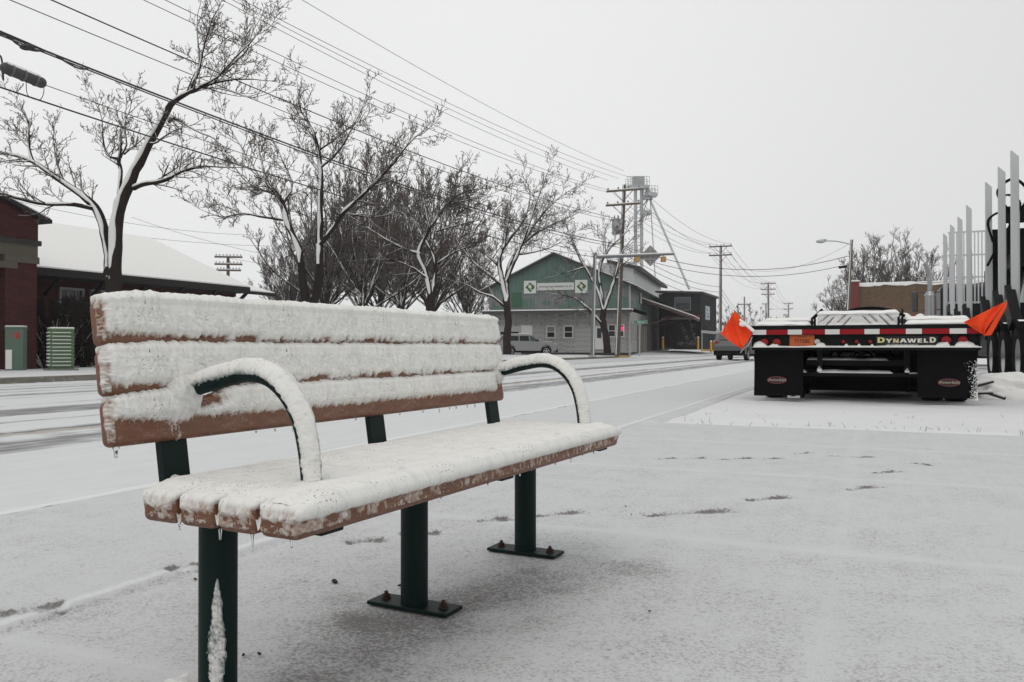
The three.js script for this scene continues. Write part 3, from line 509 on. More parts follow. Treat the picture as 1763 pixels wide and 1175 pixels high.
// ------------------------------------------------------------------ tag trailer, its flags
// local frame: x to the right, -z ahead along the street, origin on the ground at the middle of the tail
const TR = ST(10.95, -0.12, 0.01);
const trailer = thing('equipment_trailer', 'black flat deck equipment trailer with red and white striped tail under snow', 'trailer', TR, -B);
{
  const W = 2.56, blackGloss = dull(0.005, 0.006, 0.006, 0.45, 0.22);
  const snowCap = (w, h, d, x, y, z, sd, k = 0.02) => {     // a rounded, uneven ridge of snow
    const g = new THREE.BoxGeometry(w, h, d, Math.max(2, Math.round(w / 0.03)), 5, Math.max(2, Math.round(Math.min(d / 0.05, 24)))), p = g.attributes.position, hw = w / 2, hh = h / 2, hd = d / 2;
    for (let i = 0; i < p.count; i++) { let X = p.getX(i), Y = p.getY(i), Z = p.getZ(i); const ex = Math.min(1, (hw - Math.abs(X)) / (h * 1.3)), ez = Math.min(1, (hd - Math.abs(Z)) / Math.min(hd, h * 1.3)), top = (Y + hh) / h, r = Math.sqrt(Math.max(0, 1 - (1 - ex) ** 2)) * Math.sqrt(Math.max(0, 1 - (1 - ez) ** 2)); Y = -hh + top * h * (0.25 + 0.75 * r) + top * k * fbm2((X + x) * 6 + sd, (Z + z) * 6, 3); p.setXYZ(i, X + 0.3 * k * noise2(Y * 40 + sd, X * 13), Y, Z + 0.4 * k * noise2(X * 19 + sd, Y * 30)); }
    g.translate(x, y + hh, z); g.computeVertexNormals(); return g;
  };
  // frame: tail beam with a recessed light panel between two lips
  part('tail_beam', [bx(W, 0.05, 0.10, 0, 0.935, -0.05), bx(W, 0.19, 0.05, 0, 0.775, -0.075), bx(W, 0.035, 0.12, 0, 0.669, -0.05), bx(0.02, 0.26, 0.1, -W / 2 + 0.01, 0.79, -0.0501), bx(0.02, 0.26, 0.1, W / 2 - 0.01, 0.79, -0.0501)], blackGloss, trailer);
  // red / white conspicuity strip: each block its own plate
  const strip = [[0, 85, 0], [85, 215, 1], [215, 300, 0], [300, 435, 1], [435, 520, 0], [520, 660, 1], [660, 745, 0], [745, 888, 1], [888, 975, 0], [975, 1120, 1], [1120, 1210, 0], [1210, 1275, 1]];
  const redR = dull(0.25, 0.005, 0.011, 0.45, 0.4), whiteR = std(0.60, 0.60, 0.57, 0.4);
  for (const [a, b, c] of strip) part('reflector_stripe', bx((b - a) / 1275 * (W - 0.02) - 0.002, 0.062, 0.004, -W / 2 + 0.01 + (a + b) / 2 / 1275 * (W - 0.02), 0.878, 0.0035), c ? redR : whiteR, trailer);
  part('stripe_backing', bx(W, 0.075, 0.02, 0, 0.878, -0.0095), blackGloss, trailer);
  const X = (zx) => -W / 2 + (zx - 240) / 1280 * W;       // from survey marks on the tail
  const lamp = (x, y, r, mat = M.red) => { const l = part('tail_light', new THREE.SphereGeometry(r, 24, 10, 0, 2 * PI, 0, PI / 2).scale(1, 0.35, 1).rotateX(PI / 2).translate(x, y, -0.046), mat, trailer); part('bezel', new THREE.TorusGeometry(r * 1.06, 0.006, 8, 24).translate(x, y, -0.047), M.blackMat, l); };
  for (const [zx, zy, r] of [[315, 293, 0.050], [390, 293, 0.050], [1345, 283, 0.054], [1432, 283, 0.052], [783, 290, 0.024], [858, 290, 0.024], [935, 290, 0.024]]) lamp(X(zx), 0.835 - (zy - 255) / 70 * 0.155, r);
  lamp(X(632), 0.757, 0.036, std(0.45, 0.46, 0.42, 0.3));
  // licence plate
  const plate = part('licence_plate', bx(0.295, 0.15, 0.004, 0, 0, 0), std(0.42, 0.13, 0.02, 0.6), trailer); plate.position.set(X(542), 0.765, -0.044);
  const pt = canvasTex(512, 256, (c, w, h) => { c.fillStyle = '#b4561c'; c.fillRect(0, 0, w, h); c.fillStyle = '#2a160c'; c.textAlign = 'center'; c.font = 'bold 122px sans-serif'; c.save(); c.translate(w / 2, 176); c.scale(0.82, 1.08); c.fillText('711580', 0, 0); c.restore(); c.font = 'bold 36px sans-serif'; c.fillText('MUNICIPAL', w / 2, 46); c.fillText('WISCONSIN', w / 2, 240); });
  const pf = part('plate_print', new THREE.PlaneGeometry(0.285, 0.142), new THREE.MeshStandardMaterial({ map: pt, roughness: 0.6 }), plate); pf.position.z = 0.0035;
  // maker's name, old gilded letters gone white
  const nt = canvasTex(1024, 192, (c, w, h) => {
    c.fillStyle = '#050706'; c.fillRect(0, 0, w, h); c.textBaseline = 'alphabetic';
    const letters = [['D', 132, '#d9cf8e', 0], ['Y', 98, '#d8d6bd', 0], ['N', 98, '#d6c69a', 0], ['A', 98, '#dedbd0', 0], ['W', 98, '#dedbd0', 0], ['E', 98, '#dedbd0', 0], ['L', 98, '#dedbd0', 0], ['D', 132, '#dfdccb', 0]]; let x = 14;
    const wd = [158, 112, 122, 124, 158, 102, 96, 130]; letters.forEach(([l, size, col], i) => { c.font = `bold ${size}px sans-serif`; c.save(); c.translate(x, 122); const m = c.measureText(l).width; c.scale((wd[i] - 12) / m, 1); c.fillStyle = col; c.fillText(l, 0, 0); c.strokeStyle = col; c.lineWidth = 5; c.strokeText(l, 0, 0); c.restore(); x += wd[i]; });
    c.fillStyle = '#b9a878'; c.fillRect(322, 60, 14, 60); c.fillStyle = '#c9c7bd'; c.font = 'bold 34px sans-serif'; c.save(); c.translate(180, 172); c.scale(1.12, 1); c.fillText('LET IT RIDE ON OUR QUALITY', 0, 0); c.restore();
  });
  const np = part('name_panel', new THREE.PlaneGeometry(0.668, 0.125), new THREE.MeshStandardMaterial({ map: nt, roughness: 0.55 }), trailer); np.position.set((X(966) + X(1300)) / 2, 0.762, -0.0465);
  // snow lying on the lower lip and heaped against the lamps
  for (const g of [snowCap(W + 0.02, 0.024, 0.12, 0, 0.686, -0.045, 3, 0.012), snowCap(0.17, 0.075, 0.06, X(285), 0.69, -0.035, 7, 0.03), snowCap(0.12, 0.055, 0.06, X(378), 0.69, -0.035, 9, 0.03), snowCap(0.13, 0.055, 0.06, X(655), 0.69, -0.035, 11, 0.03),
    snowCap(0.05, 0.055, 0.05, X(800), 0.69, -0.035, 13), snowCap(0.05, 0.055, 0.05, X(872), 0.69, -0.035, 14), snowCap(0.05, 0.055, 0.05, X(946), 0.69, -0.035, 15), snowCap(0.15, 0.055, 0.06, X(1328), 0.69, -0.035, 17, 0.03), snowCap(0.22, 0.07, 0.06, X(1445), 0.69, -0.035, 19, 0.03)]) part('snow', g, M.farSnow, trailer);
  // deck running forward, with snow; the two ramps and the box between them
  part('deck', [bx(W, 0.09, 7.4, 0, 0.893, -3.85), bx(0.10, 0.16, 7.4, -W / 2 + 0.07, 0.79, -3.85), bx(0.10, 0.16, 7.4, W / 2 - 0.07, 0.79, -3.85)], M.blackMat, trailer);
  part('deck_snow', [snowCap(W - 0.02, 0.05, 7.3, 0, 0.937, -3.86, 23, 0.03)], M.farSnow, trailer);
  for (const [a, b] of [[258, 592], [1130, 1505]]) {
    const r = part('ramp', [bx(X(b) - X(a), 0.05, 0.55, (X(a) + X(b)) / 2, 0.985, -0.45), bx(X(b) - X(a) - 0.05, 0.04, 0.4, (X(a) + X(b)) / 2, 1.03, -1.05)], M.blackMat, trailer);
    for (const g of [snowCap(X(b) - X(a) + 0.01, 0.055, 0.50, (X(a) + X(b)) / 2, 0.962, -0.28, a, 0.012), snowCap(X(b) - X(a) - 0.04, 0.05, 0.5, (X(a) + X(b)) / 2 + 0.01, 1.035, -1.0, b, 0.012)]) part('snow', g, M.farSnow, r);
  }
  for (const zx of [600, 617, 1092, 1112]) part('ramp_stop', rb(0.026, 0.115, 0.05, X(zx), 1.0, -0.08, 0.006), blackGloss, trailer);
  const box = part('stripe_board', [rb(X(1090) - X(640), 0.165, 0.30, (X(1090) + X(640)) / 2, 1.022, -0.32, 0.012)], std(0.38, 0.37, 0.34, 0.7), trailer);
  for (const [zx, tilt] of [[690, -1], [790, -1], [935, 1], [1030, 1]]) { const st = part('hazard_stripe', bx(0.045, 0.16, 0.006, 0, 0, 0, 0, 0, tilt * 0.75), std(0.30, 0.035, 0.03, 0.6), box); st.position.set(X(zx), 1.02, -0.169); }
  { // snow plastered on the board, bare stripes between
    const w = X(1095) - X(632), nx = 150, ny = 50, pos = [], ix = [];
    for (let j = 0; j <= ny; j++) for (let i = 0; i <= nx; i++) {
      const x = lerp(X(632), X(1095), i / nx), y = lerp(0.935, 1.112, j / ny), u = x - X(864), sgn = u < 0 ? -1 : 1; let bare = 0;
      for (const [zx, tilt] of [[690, -1], [790, -1], [935, 1], [1030, 1]]) { const dx = x - X(zx), dy = y - 1.03, c = dx * Math.cos(0.75) + tilt * dy * Math.sin(0.75) * 1.0, l = -tilt * dx * Math.sin(0.75) + dy * Math.cos(0.75); const e = Math.abs(Math.abs(c) - 0.035); bare = Math.max(bare, smooth(0.016, 0.0, e) * smooth(0.10, 0.05, Math.abs(l) + 0.02 * noise2(x * 30, y * 30))); }
      const z = -0.165 + 0.018 * smooth(1.0, 0.94, y) + 0.012 - 0.055 * bare * (0.6 + 0.6 * fbm2(x * 25, y * 25, 2)) + 0.010 * fbm2(x * 18, y * 18, 3); pos.push(x, y, z); if (i && j) { const a = j * (nx + 1) + i; ix.push(a - nx - 2, a - nx - 1, a, a - nx - 2, a, a - 1); }
    }
    const g = new THREE.BufferGeometry(); g.setAttribute('position', new THREE.Float32BufferAttribute(pos, 3)); g.setIndex(ix); g.computeVertexNormals();
    part('snow', [norm(g), snowCap(w + 0.02, 0.045, 0.34, X(864), 1.098, -0.31, 41, 0.014)], M.farSnow, box);
  }
  // tongue gear seen over the deck: coiled hoses, a hump and a lit-coloured cap
  const hoseMat = M.blackMat; const cz = -6.6;
  part('tongue_box', [rb(1.5, 0.30, 0.7, 0.05, 1.08, cz, 0.04)], std(0.05, 0.05, 0.052, 0.7), trailer);
  part('snow', snowCap(1.55, 0.12, 0.72, 0.05, 1.22, cz, 55, 0.05), M.farSnow, trailer); part('snow', snowCap(0.22, 0.17, 0.25, 0.98, 1.18, cz, 57, 0.02), M.farSnow, trailer);
  part('hose', [curveTube([P(-0.45, 1.30, cz + 0.4), P(-0.2, 1.40, cz + 0.42), P(0.15, 1.43, cz + 0.42), P(0.5, 1.37, cz + 0.42), P(0.7, 1.27, cz + 0.4)], 0.028), curveTube([P(-0.4, 1.27, cz + 0.45), P(-0.1, 1.34, cz + 0.46), P(0.3, 1.36, cz + 0.46), P(0.62, 1.28, cz + 0.45)], 0.022), rod(P(-0.95, 1.22, cz + 0.4), P(-0.74, 1.42, cz + 0.4), 0.03), rod(P(-0.6, 1.2, cz + 0.4), P(-0.58, 1.42, cz + 0.4), 0.015), rod(P(0.66, 1.2, cz + 0.4), P(0.66, 1.40, cz + 0.4), 0.015)], hoseMat, trailer);
  part('red_hose', [curveTube([P(-0.1, 1.29, cz + 0.41), P(0.15, 1.375, cz + 0.43), P(0.45, 1.30, cz + 0.41)], 0.022)], std(0.12, 0.012, 0.014, 0.5), trailer);
  // running gear: axles, dual tyres, mud flaps, bumper bar
  const tyre = (x, z) => { const prof = [[0.22, -0.115], [0.36, -0.125], [0.375, -0.10], [0.385, -0.06], [0.385, 0.06], [0.375, 0.10], [0.36, 0.125], [0.22, 0.115]].map(([a, b]) => new THREE.Vector2(a, b)); const t = part('tyre', new THREE.LatheGeometry(prof, 36).rotateZ(PI / 2).translate(x, 0.385, z), M.rubber, trailer); part('rim', [cyl(0.23, 0.23, 0.15, 0, 0, 0, 24).rotateZ(PI / 2).translate(x, 0.385, z)], std(0.12, 0.12, 0.12, 0.6), t); };
  for (const z of [-0.95, -2.0]) { for (const x of [-1.10, -0.83, 0.83, 1.10]) tyre(x, z); part('axle', rod(P(-1.1, 0.385, z), P(1.1, 0.385, z), 0.065, 0.065, 14), M.blackMat, trailer); }
  const flap = (x0, x1, yb) => {
    const nx = 20, ny = 24, pos = [], ix = [], th = 0.008; for (const f of [0, 1]) for (let j = 0; j <= ny; j++) for (let i = 0; i <= nx; i++) { const x = lerp(x0, x1, i / nx), v = j / ny, y = lerp(yb, 0.665, v); pos.push(x, y, -0.10 + 0.05 * (1 - v) * (1 - v) + 0.010 * Math.sin(x * 14) * (1 - v) - f * th); }
    const R = (nx + 1) * (ny + 1); for (let j = 0; j < ny; j++) for (let i = 0; i < nx; i++) { const a = j * (nx + 1) + i; ix.push(a, a + 1, a + nx + 2, a, a + nx + 2, a + nx + 1, R + a, R + a + nx + 2, R + a + 1, R + a, R + a + nx + 1, R + a + nx + 2); }
    const g = new THREE.BufferGeometry(); g.setAttribute('position', new THREE.Float32BufferAttribute(pos, 3)); g.setIndex(ix); g.computeVertexNormals(); return norm(g);
  };
  const lt = canvasTex(512, 256, (c, w, h) => { c.fillStyle = '#0c0c0d'; c.fillRect(0, 0, w, h); c.beginPath(); c.ellipse(w / 2, h / 2, 240, 104, 0, 0, 2 * PI); c.fillStyle = '#1a0b0b'; c.fill(); c.lineWidth = 16; c.strokeStyle = '#7c2a26'; c.stroke(); c.fillStyle = '#a89a8c'; c.font = 'italic bold 104px serif'; c.textAlign = 'center'; c.fillText('Peterbilt', w / 2, 162); });
  for (const [x0, x1, yb, ox] of [[X(250), X(548), 0.07, X(390)], [X(1192), X(1508), 0.09, X(1360)]]) {
    const f = part('mud_flap', flap(x0, x1, yb), dull(0.005, 0.005, 0.006, 0.75, 0.12), trailer); const L = part('emblem', new THREE.CircleGeometry(0.12, 40).scale(1, 0.42, 1), new THREE.MeshStandardMaterial({ map: lt, roughness: 0.6 }), f); L.position.set(ox, 0.272, -0.055); L.rotation.x = -0.08;
  }
  part('flap_tag', bx(0.15, 0.03, 0.006, X(492), 0.065, -0.045), std(0.4, 0.4, 0.4, 0.6), trailer);
  // frost blown on the outer edge of the right flap
  { const T = []; const r = rng(9); for (let k = 0; k < 420; k++) { const y = 0.07 + Math.pow(r(), 1.4) * 0.46, x = X(1508) - r() * r() * 0.17 * (0.35 + y), l = 0.0025 + r() * r() * 0.008; T.push(new THREE.SphereGeometry(1, 5, 4).scale(l * 0.8, l, 0.006).translate(x, y, -0.088 + 0.05 * (1 - y / 0.665) ** 2 + 0.01 * Math.sin(x * 14) * (1 - y / 0.665))); } const m = part('frost', T, M.farSnow, trailer); m.userData.kind = 'stuff'; }
  part('bumper_bar', [bx(X(1275) - X(470), 0.045, 0.06, (X(1275) + X(470)) / 2, 0.345, -0.28), bx(0.06, 0.34, 0.06, X(640), 0.50, -0.28), bx(0.06, 0.34, 0.06, X(1140), 0.50, -0.28), bx(1.2, 0.07, 0.08, X(850), 0.49, -0.5)], blackGloss, trailer);
  part('suspension', [bx(1.5, 0.44, 0.5, 0, 0.33, -1.2), cyl(0.2, 0.2, 1.0, 0, 0, 0, 18).rotateZ(PI / 2).translate(0, 0.40, -1.55), rb(0.34, 0.56, 0.9, -0.55, 0.39, -1.4, 0.08), rb(0.34, 0.56, 0.9, 0.55, 0.39, -1.4, 0.08), cyl(0.24, 0.24, 0.16, 0, 0, 0, 20).rotateZ(PI / 2).translate(-0.64, 0.385, -0.95), cyl(0.24, 0.24, 0.16, 0, 0, 0, 20).rotateZ(PI / 2).translate(0.64, 0.385, -0.95), bx(2.2, 0.6, 0.06, 0, 0.42, -4.5), bx(1.9, 0.5, 0.06, 0, 0.37, -2.62)], M.blackMat, trailer);
  part('frame_rail', [bx(0.12, 0.26, 7.0, -0.42, 0.74, -3.9), bx(0.12, 0.26, 7.0, 0.42, 0.74, -3.9), bx(2.3, 0.2, 0.1, 0, 0.58, -1.5), bx(1.9, 0.5, 0.05, 0, 0.55, -2.4)], M.blackMat, trailer);
  for (const g of [snowCap(X(1060) - X(635), 0.036, 0.07, (X(1060) + X(635)) / 2, 0.366, -0.275, 61, 0.014), snowCap(0.20, 0.035, 0.08, X(510), 0.366, -0.275, 63, 0.01), snowCap(0.25, 0.02, 0.07, X(1215), 0.366, -0.275, 65, 0.008), snowCap(0.96, 0.028, 0.08, X(800), 0.524, -0.49, 67, 0.014),
    snowCap(0.06, 0.10, 0.05, X(640), 0.38, -0.245, 71), snowCap(0.05, 0.09, 0.05, X(1142), 0.38, -0.245, 73), snowCap(0.17, 0.055, 0.1, X(788), 0.57, -1.35, 75, 0.02), snowCap(0.09, 0.07, 0.1, X(708), 0.57, -1.35, 77, 0.02), snowCap(0.3, 0.06, 0.1, X(890), 0.57, -1.40, 79, 0.02)]) part('snow', g, M.farSnow, trailer);
  part('air_line', [curveTube([P(X(830), 0.56, -1.25), P(X(848), 0.62, -1.25), P(X(868), 0.60, -1.25), P(X(880), 0.56, -1.25), P(X(905), 0.61, -1.25), P(X(930), 0.61, -1.25), P(X(950), 0.56, -1.25)], 0.012)], M.blackMat, trailer);
}
// warning flags on sticks at the two corners
{
  const orange = new THREE.MeshPhysicalMaterial({ color: lin(0.92, 0.085, 0.016), roughness: 0.75, specularIntensity: 0.4, transmission: 0.28, thickness: 0, side: THREE.DoubleSide });
  const flag = (corners, label, seed, stick, folds) => {
    const o = thing('warning_flag', label, 'flag', TR, -B); const N = 40, pos = [], ix = [];
    for (const f of [0, 1]) for (let i = 0; i <= N; i++) for (let j = 0; j <= N; j++) {
      const u = i / N, v = j / N, p = V3(0, 0, 0).addScaledVector(corners[0], (1 - u) * (1 - v)).addScaledVector(corners[1], u * (1 - v)).addScaledVector(corners[2], u * v).addScaledVector(corners[3], (1 - u) * v);
      const sag = Math.sin(u * PI) * Math.sin(v * PI); p.z += folds * (0.045 * Math.sin(v * 5 + u * 3 + seed) + 0.030 * Math.sin(v * 11 - u * 8 + seed)) * (0.3 + v) + 0.018 * fbm2(u * 6 + seed, v * 6, 3) - f * 0.003; p.y -= 0.02 * sag; pos.push(p.x, p.y, p.z);
    }
    const R = (N + 1) ** 2; for (let i = 0; i < N; i++) for (let j = 0; j < N; j++) { const a = i * (N + 1) + j; ix.push(a, a + 1, a + N + 2, a, a + N + 2, a + N + 1, R + a, R + a + N + 2, R + a + 1, R + a, R + a + N + 1, R + a + N + 2); }
    const g = new THREE.BufferGeometry(); g.setAttribute('position', new THREE.Float32BufferAttribute(pos, 3)); g.setIndex(ix); g.computeVertexNormals();
    part('cloth', norm(g), orange, o); part('stick', rod(stick[0], stick[1], 0.008, 0.007), std(0.3, 0.2, 0.1, 0.8), o);
    return o;
  };
  const L = (px, py, z) => { const h = CAM_H + (HY - py) / F * 10.5; return P((px - 1489) / 393 * 2.56, 0.01 + (602.5 - py) / 393 * 2.56 * 0.985 + 0.665, z); };
  const f1 = flag([L(1259, 528, -0.03), L(1296, 569, 0.0), L(1276, 605, 0.05), L(1231, 573, 0.02)], 'orange warning flag hanging off the trailer corner beside the street', 1, [L(1300, 572, -0.02), L(1258, 526, -0.035)], 1);
  const sn = part('snow', [(() => { const g = rod(L(1270, 545, 0.012), L(1297, 569, 0.02), 0.017, 0.022, 12); return g; })(), new THREE.SphereGeometry(0.05, 14, 10).scale(1, 0.7, 0.4).translate(L(1276, 552, 0).x, L(1276, 554, 0).y, 0.015)], M.farSnow, f1);
  part('fringe', [curveTube([L(1294, 580, 0.03), L(1287, 596, 0.05), L(1277, 604, 0.055), L(1272, 612, 0.05)], 0.004)], M.whitePaint, f1);
  flag([L(1725, 518, 0.05), L(1688, 577, 0.06), L(1692, 581, 0.10), L(1658, 555, 0.05)].map((p) => p), 'crumpled orange warning flag on the trailer corner beside the log truck', 4, [L(1686, 575, -0.02), L(1725, 516, 0.03)], 0.6);
  const g2 = [L(1725, 518, 0.05), L(1724, 530, 0.08), L(1700, 579, 0.12), L(1689, 580, 0.07)];
  const o2 = scene.children[scene.children.length - 1]; const N = 16, pos = [], ix = []; for (let i = 0; i <= N; i++) for (let j = 0; j <= N; j++) { const u = i / N, v = j / N, p = V3(0, 0, 0).addScaledVector(g2[0], (1 - u) * (1 - v)).addScaledVector(g2[1], (1 - u) * v).addScaledVector(g2[2], u * v).addScaledVector(g2[3], u * (1 - v)); p.z += 0.03 * Math.sin(v * PI) + 0.01 * Math.sin(u * 9); pos.push(p.x, p.y, p.z); if (i && j) { const a = i * (N + 1) + j; ix.push(a - N - 2, a - N - 1, a, a - N - 2, a, a - 1); } }
  const g = new THREE.BufferGeometry(); g.setAttribute('position', new THREE.Float32BufferAttribute(pos, 3)); g.setIndex(ix); g.computeVertexNormals(); part('cloth_fold', norm(g), orange, o2);
}
// ------------------------------------------------------------------ log truck beside it
{
  const tw = 2.25;                                       // left side of the truck
  const T = thing('log_truck', 'log truck with tall silver stakes and a loader parked beside the trailer', 'truck', ST(14, tw, 0.01), -B);   // local x: to the right of its left side, -z ahead
  const Z = (s) => -(s - 14);
  const sOf = (px) => { const k = (px - CX) / F; return (() => { const d = tw / (k * CB - SB); return k * d * SB + d * CB; })(); };
  // stakes, left row and right row
  const st = [[1742, 4.13], [1720, 4.16], [1698, 4.22], [1665, 4.34], [1650, 4.38], [1637, 4.49], [1625, 4.55]].map(([px, h]) => [sOf(px), h]);
  const stakeG = (h) => prism([[-0.06, 1.18], [0.06, 1.18], [0.06, h - 0.12], [-0.06, h]], 0.11, 0.008);
  for (const [s, h] of st) {
    const bunk = part('bunk', [bx(2.3, 0.16, 0.2, 1.15, 1.13, Z(s)), prism([[0, 0], [0.5, 0], [0.10, 0.42], [0, 0.42]], 0.10).translate(0.02, 1.05, Z(s) + 0.0), prism([[0, 0], [-0.5, 0], [-0.10, 0.42], [0, 0.42]], 0.10).translate(2.28, 1.05, Z(s))], M.black, T);
    for (const x of [0.06, 2.24]) { const k = part('stake', stakeG(h), M.alu, T); k.position.set(x, 0, Z(s)); part('sleeve', [bx(0.02, h * 0.45, 0.125, 0, 1.2 + h * 0.225, 0).translate(0.055, 0, 0)], M.galv, k); }
    part('gusset', prism([[0.05, 0], [-0.75, -0.62], [-0.75, -0.95], [0.05, -0.5]], 0.16, 0.01).rotateY(PI / 2).translate(-0.02, 1.78, Z(s)), M.black, T);
  }
  // frame, wheels, fenders
  part('frame_rail', [bx(0.10, 0.30, 22, 0.75, 0.92, -7), bx(0.10, 0.30, 22, 1.5, 0.92, -7), bx(2.2, 0.1, 0.4, 1.15, 0.85, Z(19)), bx(0.5, 0.5, 1.6, 0.42, 0.72, Z(22.5)), bx(1.1, 0.62, 7.5, 1.13, 0.62, Z(15.5)), bx(2.2, 0.7, 0.3, 1.13, 0.75, Z(24.5)), bx(2.2, 1.1, 1.2, 1.13, 1.5, Z(30.2))], M.black, T);
  part('valve_bank', [bx(0.5, 0.9, 0.5, 0.35, 1.95, Z(21.2)), bx(0.35, 0.5, 0.4, 0.3, 2.75, Z(20.6)), bx(0.3, 0.3, 2.2, 0.5, 2.45, Z(19.5)), rod(P(0.2, 1.2, Z(18.4)), P(0.9, 3.3, Z(20.4)), 0.07), rod(P(0.3, 3.4, Z(15.6)), P(0.6, 3.9, Z(18.5)), 0.09), rb(0.5, 0.55, 0.8, 0.4, 3.55, Z(15.2), 0.1), rb(0.45, 0.4, 0.6, 0.4, 3.9, Z(13.9), 0.1)], M.black, T);
  part('hydraulic_hose', [curveTube([P(0.1, 2.9, Z(20)), P(0.05, 3.4, Z(20.2)), P(0.3, 3.55, Z(20.3)), P(0.45, 3.2, Z(20.2)), P(0.2, 2.8, Z(20.1)), P(0.0, 2.4, Z(20))], 0.025, 36), curveTube([P(0.2, 3.3, Z(18.5)), P(0.0, 3.7, Z(18.4)), P(0.25, 3.9, Z(18.3)), P(0.5, 3.6, Z(18.3)), P(0.3, 3.2, Z(18.2))], 0.028, 36)], M.blackMat, T);
  const wheelS = [sOf(1719), sOf(1741), sOf(1768)].map((s, i) => s);
  const tyreProf = [[0.30, -0.12], [0.42, -0.145], [0.49, -0.135], [0.515, -0.10], [0.52, -0.05], [0.52, 0.05], [0.515, 0.10], [0.49, 0.135], [0.42, 0.145], [0.30, 0.12]].map(([a, b]) => new THREE.Vector2(a, b));
  for (const s of wheelS) for (const x of [0.0, 0.33, 1.95, 2.28]) {
    const t = part('tyre', new THREE.LatheGeometry(tyreProf, 48).rotateZ(PI / 2).translate(x, 0.52, Z(s)), M.rubber, T);
    part('rim', [new THREE.LatheGeometry([[0.05, 0.05], [0.12, 0.045], [0.17, -0.05], [0.24, -0.06], [0.285, 0.10], [0.305, 0.12]].map(([a, b]) => new THREE.Vector2(a, b)), 36).rotateZ(PI / 2).translate(x, 0.52, Z(s))], std(0.42, 0.43, 0.44, 0.3, { metalness: 0.6 }), t);
  }
  for (const s of wheelS) { part('axle', rod(P(0, 0.52, Z(s)), P(2.28, 0.52, Z(s)), 0.08, 0.08, 12), M.blackMat, T); const fd = part('fender', new THREE.CylinderGeometry(0.585, 0.585, 0.62, 24, 1, true, PI * 0.27, PI * 0.46).rotateZ(PI / 2).rotateX(-PI / 2 * 0).translate(0.12, 0.52, Z(s)), M.blackMat, T); fd.rotation.set(0, 0, 0); part('snow', new THREE.CylinderGeometry(0.60, 0.60, 0.5, 16, 1, true, PI * 0.40, PI * 0.16).rotateZ(PI / 2).translate(0.12, 0.525, Z(s)), M.farSnow, fd); }
  // headache rack behind the cab
  const rk = []; const zr = Z(sOf(1634)); for (let i = 0; i <= 22; i++) rk.push(bx(0.035, 3.2, 0.035, 0.05 + i * 0.1, 2.75, zr - 0.2)); for (const y of [1.3, 2.1, 2.9, 3.6, 4.33]) rk.push(bx(2.3, 0.05, 0.05, 1.15, y, zr - 0.2));
  part('headboard', rk, M.alu, T);
  // loader: post, folded boom, hoses
  const zl = Z(sOf(1690));
  part('loader_post', [cyl(0.25, 0.2, 2.2, 1.15, 2.1, zl, 16), bx(0.9, 0.5, 0.7, 1.15, 1.4, zl), bx(2.0, 0.2, 0.3, 1.15, 3.18, zl)], M.black, T);
  part('loader_boom', [bar(P(1.1, 3.2, zl), P(1.0, 4.05, zl + 2.9), 0.28, 0.34), bar(P(1.0, 4.05, zl + 2.9), P(0.75, 2.9, zl + 4.6), 0.22, 0.26), bar(P(0.55, 1.5, zl + 4.9), P(0.75, 2.9, zl + 3.9), 0.14, 0.16), bar(P(0.9, 2.4, zl), P(0.9, 3.75, zl + 1.9), 0.12, 0.12)], std(0.02, 0.02, 0.022, 0.4), T);
  part('hydraulic_hose', [curveTube([P(0.5, 3.2, zl), P(0.35, 3.7, zl + 0.2), P(0.45, 4.0, zl + 0.3), P(0.7, 3.8, zl + 0.4), P(0.55, 3.4, zl + 0.3), P(0.4, 3.0, zl + 0.2), P(0.6, 2.7, zl)], 0.025, 40), curveTube([P(0.5, 3.0, zl), P(0.28, 3.3, zl - 0.5), P(0.3, 2.6, zl - 0.8), P(0.7, 2.5, zl - 0.4)], 0.022, 32), bx(0.6, 0.35, 0.4, 0.5, 3.0, zl + 0.1), bx(0.5, 0.3, 0.4, 0.45, 2.5, zl - 0.8), bx(0.4, 0.3, 0.4, 0.5, 3.45, zl + 1.1)], M.black, T);
  // cab far ahead: body, stack, mirror
  const zc = Z(33.5);
  part('cab', [rb(2.15, 1.75, 2.1, 1.12, 2.02, zc - 1.1, 0.12, 3), rb(1.2, 1.0, 1.8, 1.15, 1.5, zc - 3, 0.15, 3), rb(2.3, 0.35, 4, 1.12, 0.75, zc - 2, 0.05)], std(0.012, 0.013, 0.016, 0.3), T);
  const pipe = [P(-0.32, 1.0, zc), P(-0.32, 2.0, zc), P(-0.32, 3.2, zc), P(-0.34, 3.5, zc + 0.02), P(-0.52, 3.75, zc + 0.1)];
  part('exhaust_stack', [cyl(0.17, 0.17, 1.75, -0.30, 1.75, zc, 20), curveTube([P(-0.30, 2.55, zc), P(-0.30, 3.1, zc), P(-0.31, 3.35, zc), P(-0.46, 3.72, zc + 0.05)], 0.085, 24, 14), cyl(0.2, 0.12, 0.14, -0.30, 2.62, zc, 16)], std(0.34, 0.34, 0.35, 0.3, { metalness: 0.6 }), T);
  const mir = part('mirror', [rb(0.22, 0.75, 0.12, -0.78, 2.35, zc - 0.4, 0.05), rod(P(-0.7, 2.7, zc - 0.4), P(0.1, 2.7, zc - 0.4), 0.02), rod(P(-0.7, 2.05, zc - 0.4), P(0.1, 2.05, zc - 0.4), 0.02)], std(0.05, 0.05, 0.052, 0.4), T);
  part('marker_light', new THREE.SphereGeometry(0.09, 12, 8).translate(-0.8, 1.82, zc - 0.35), M.red, mir);
  // snow pile with broken sticks beside the wheels
  const pile = thing('snow_pile', 'heaped snow with broken branches beside the log truck wheels', 'snow pile', ST(13.2, 1.72, 0.0), -B);
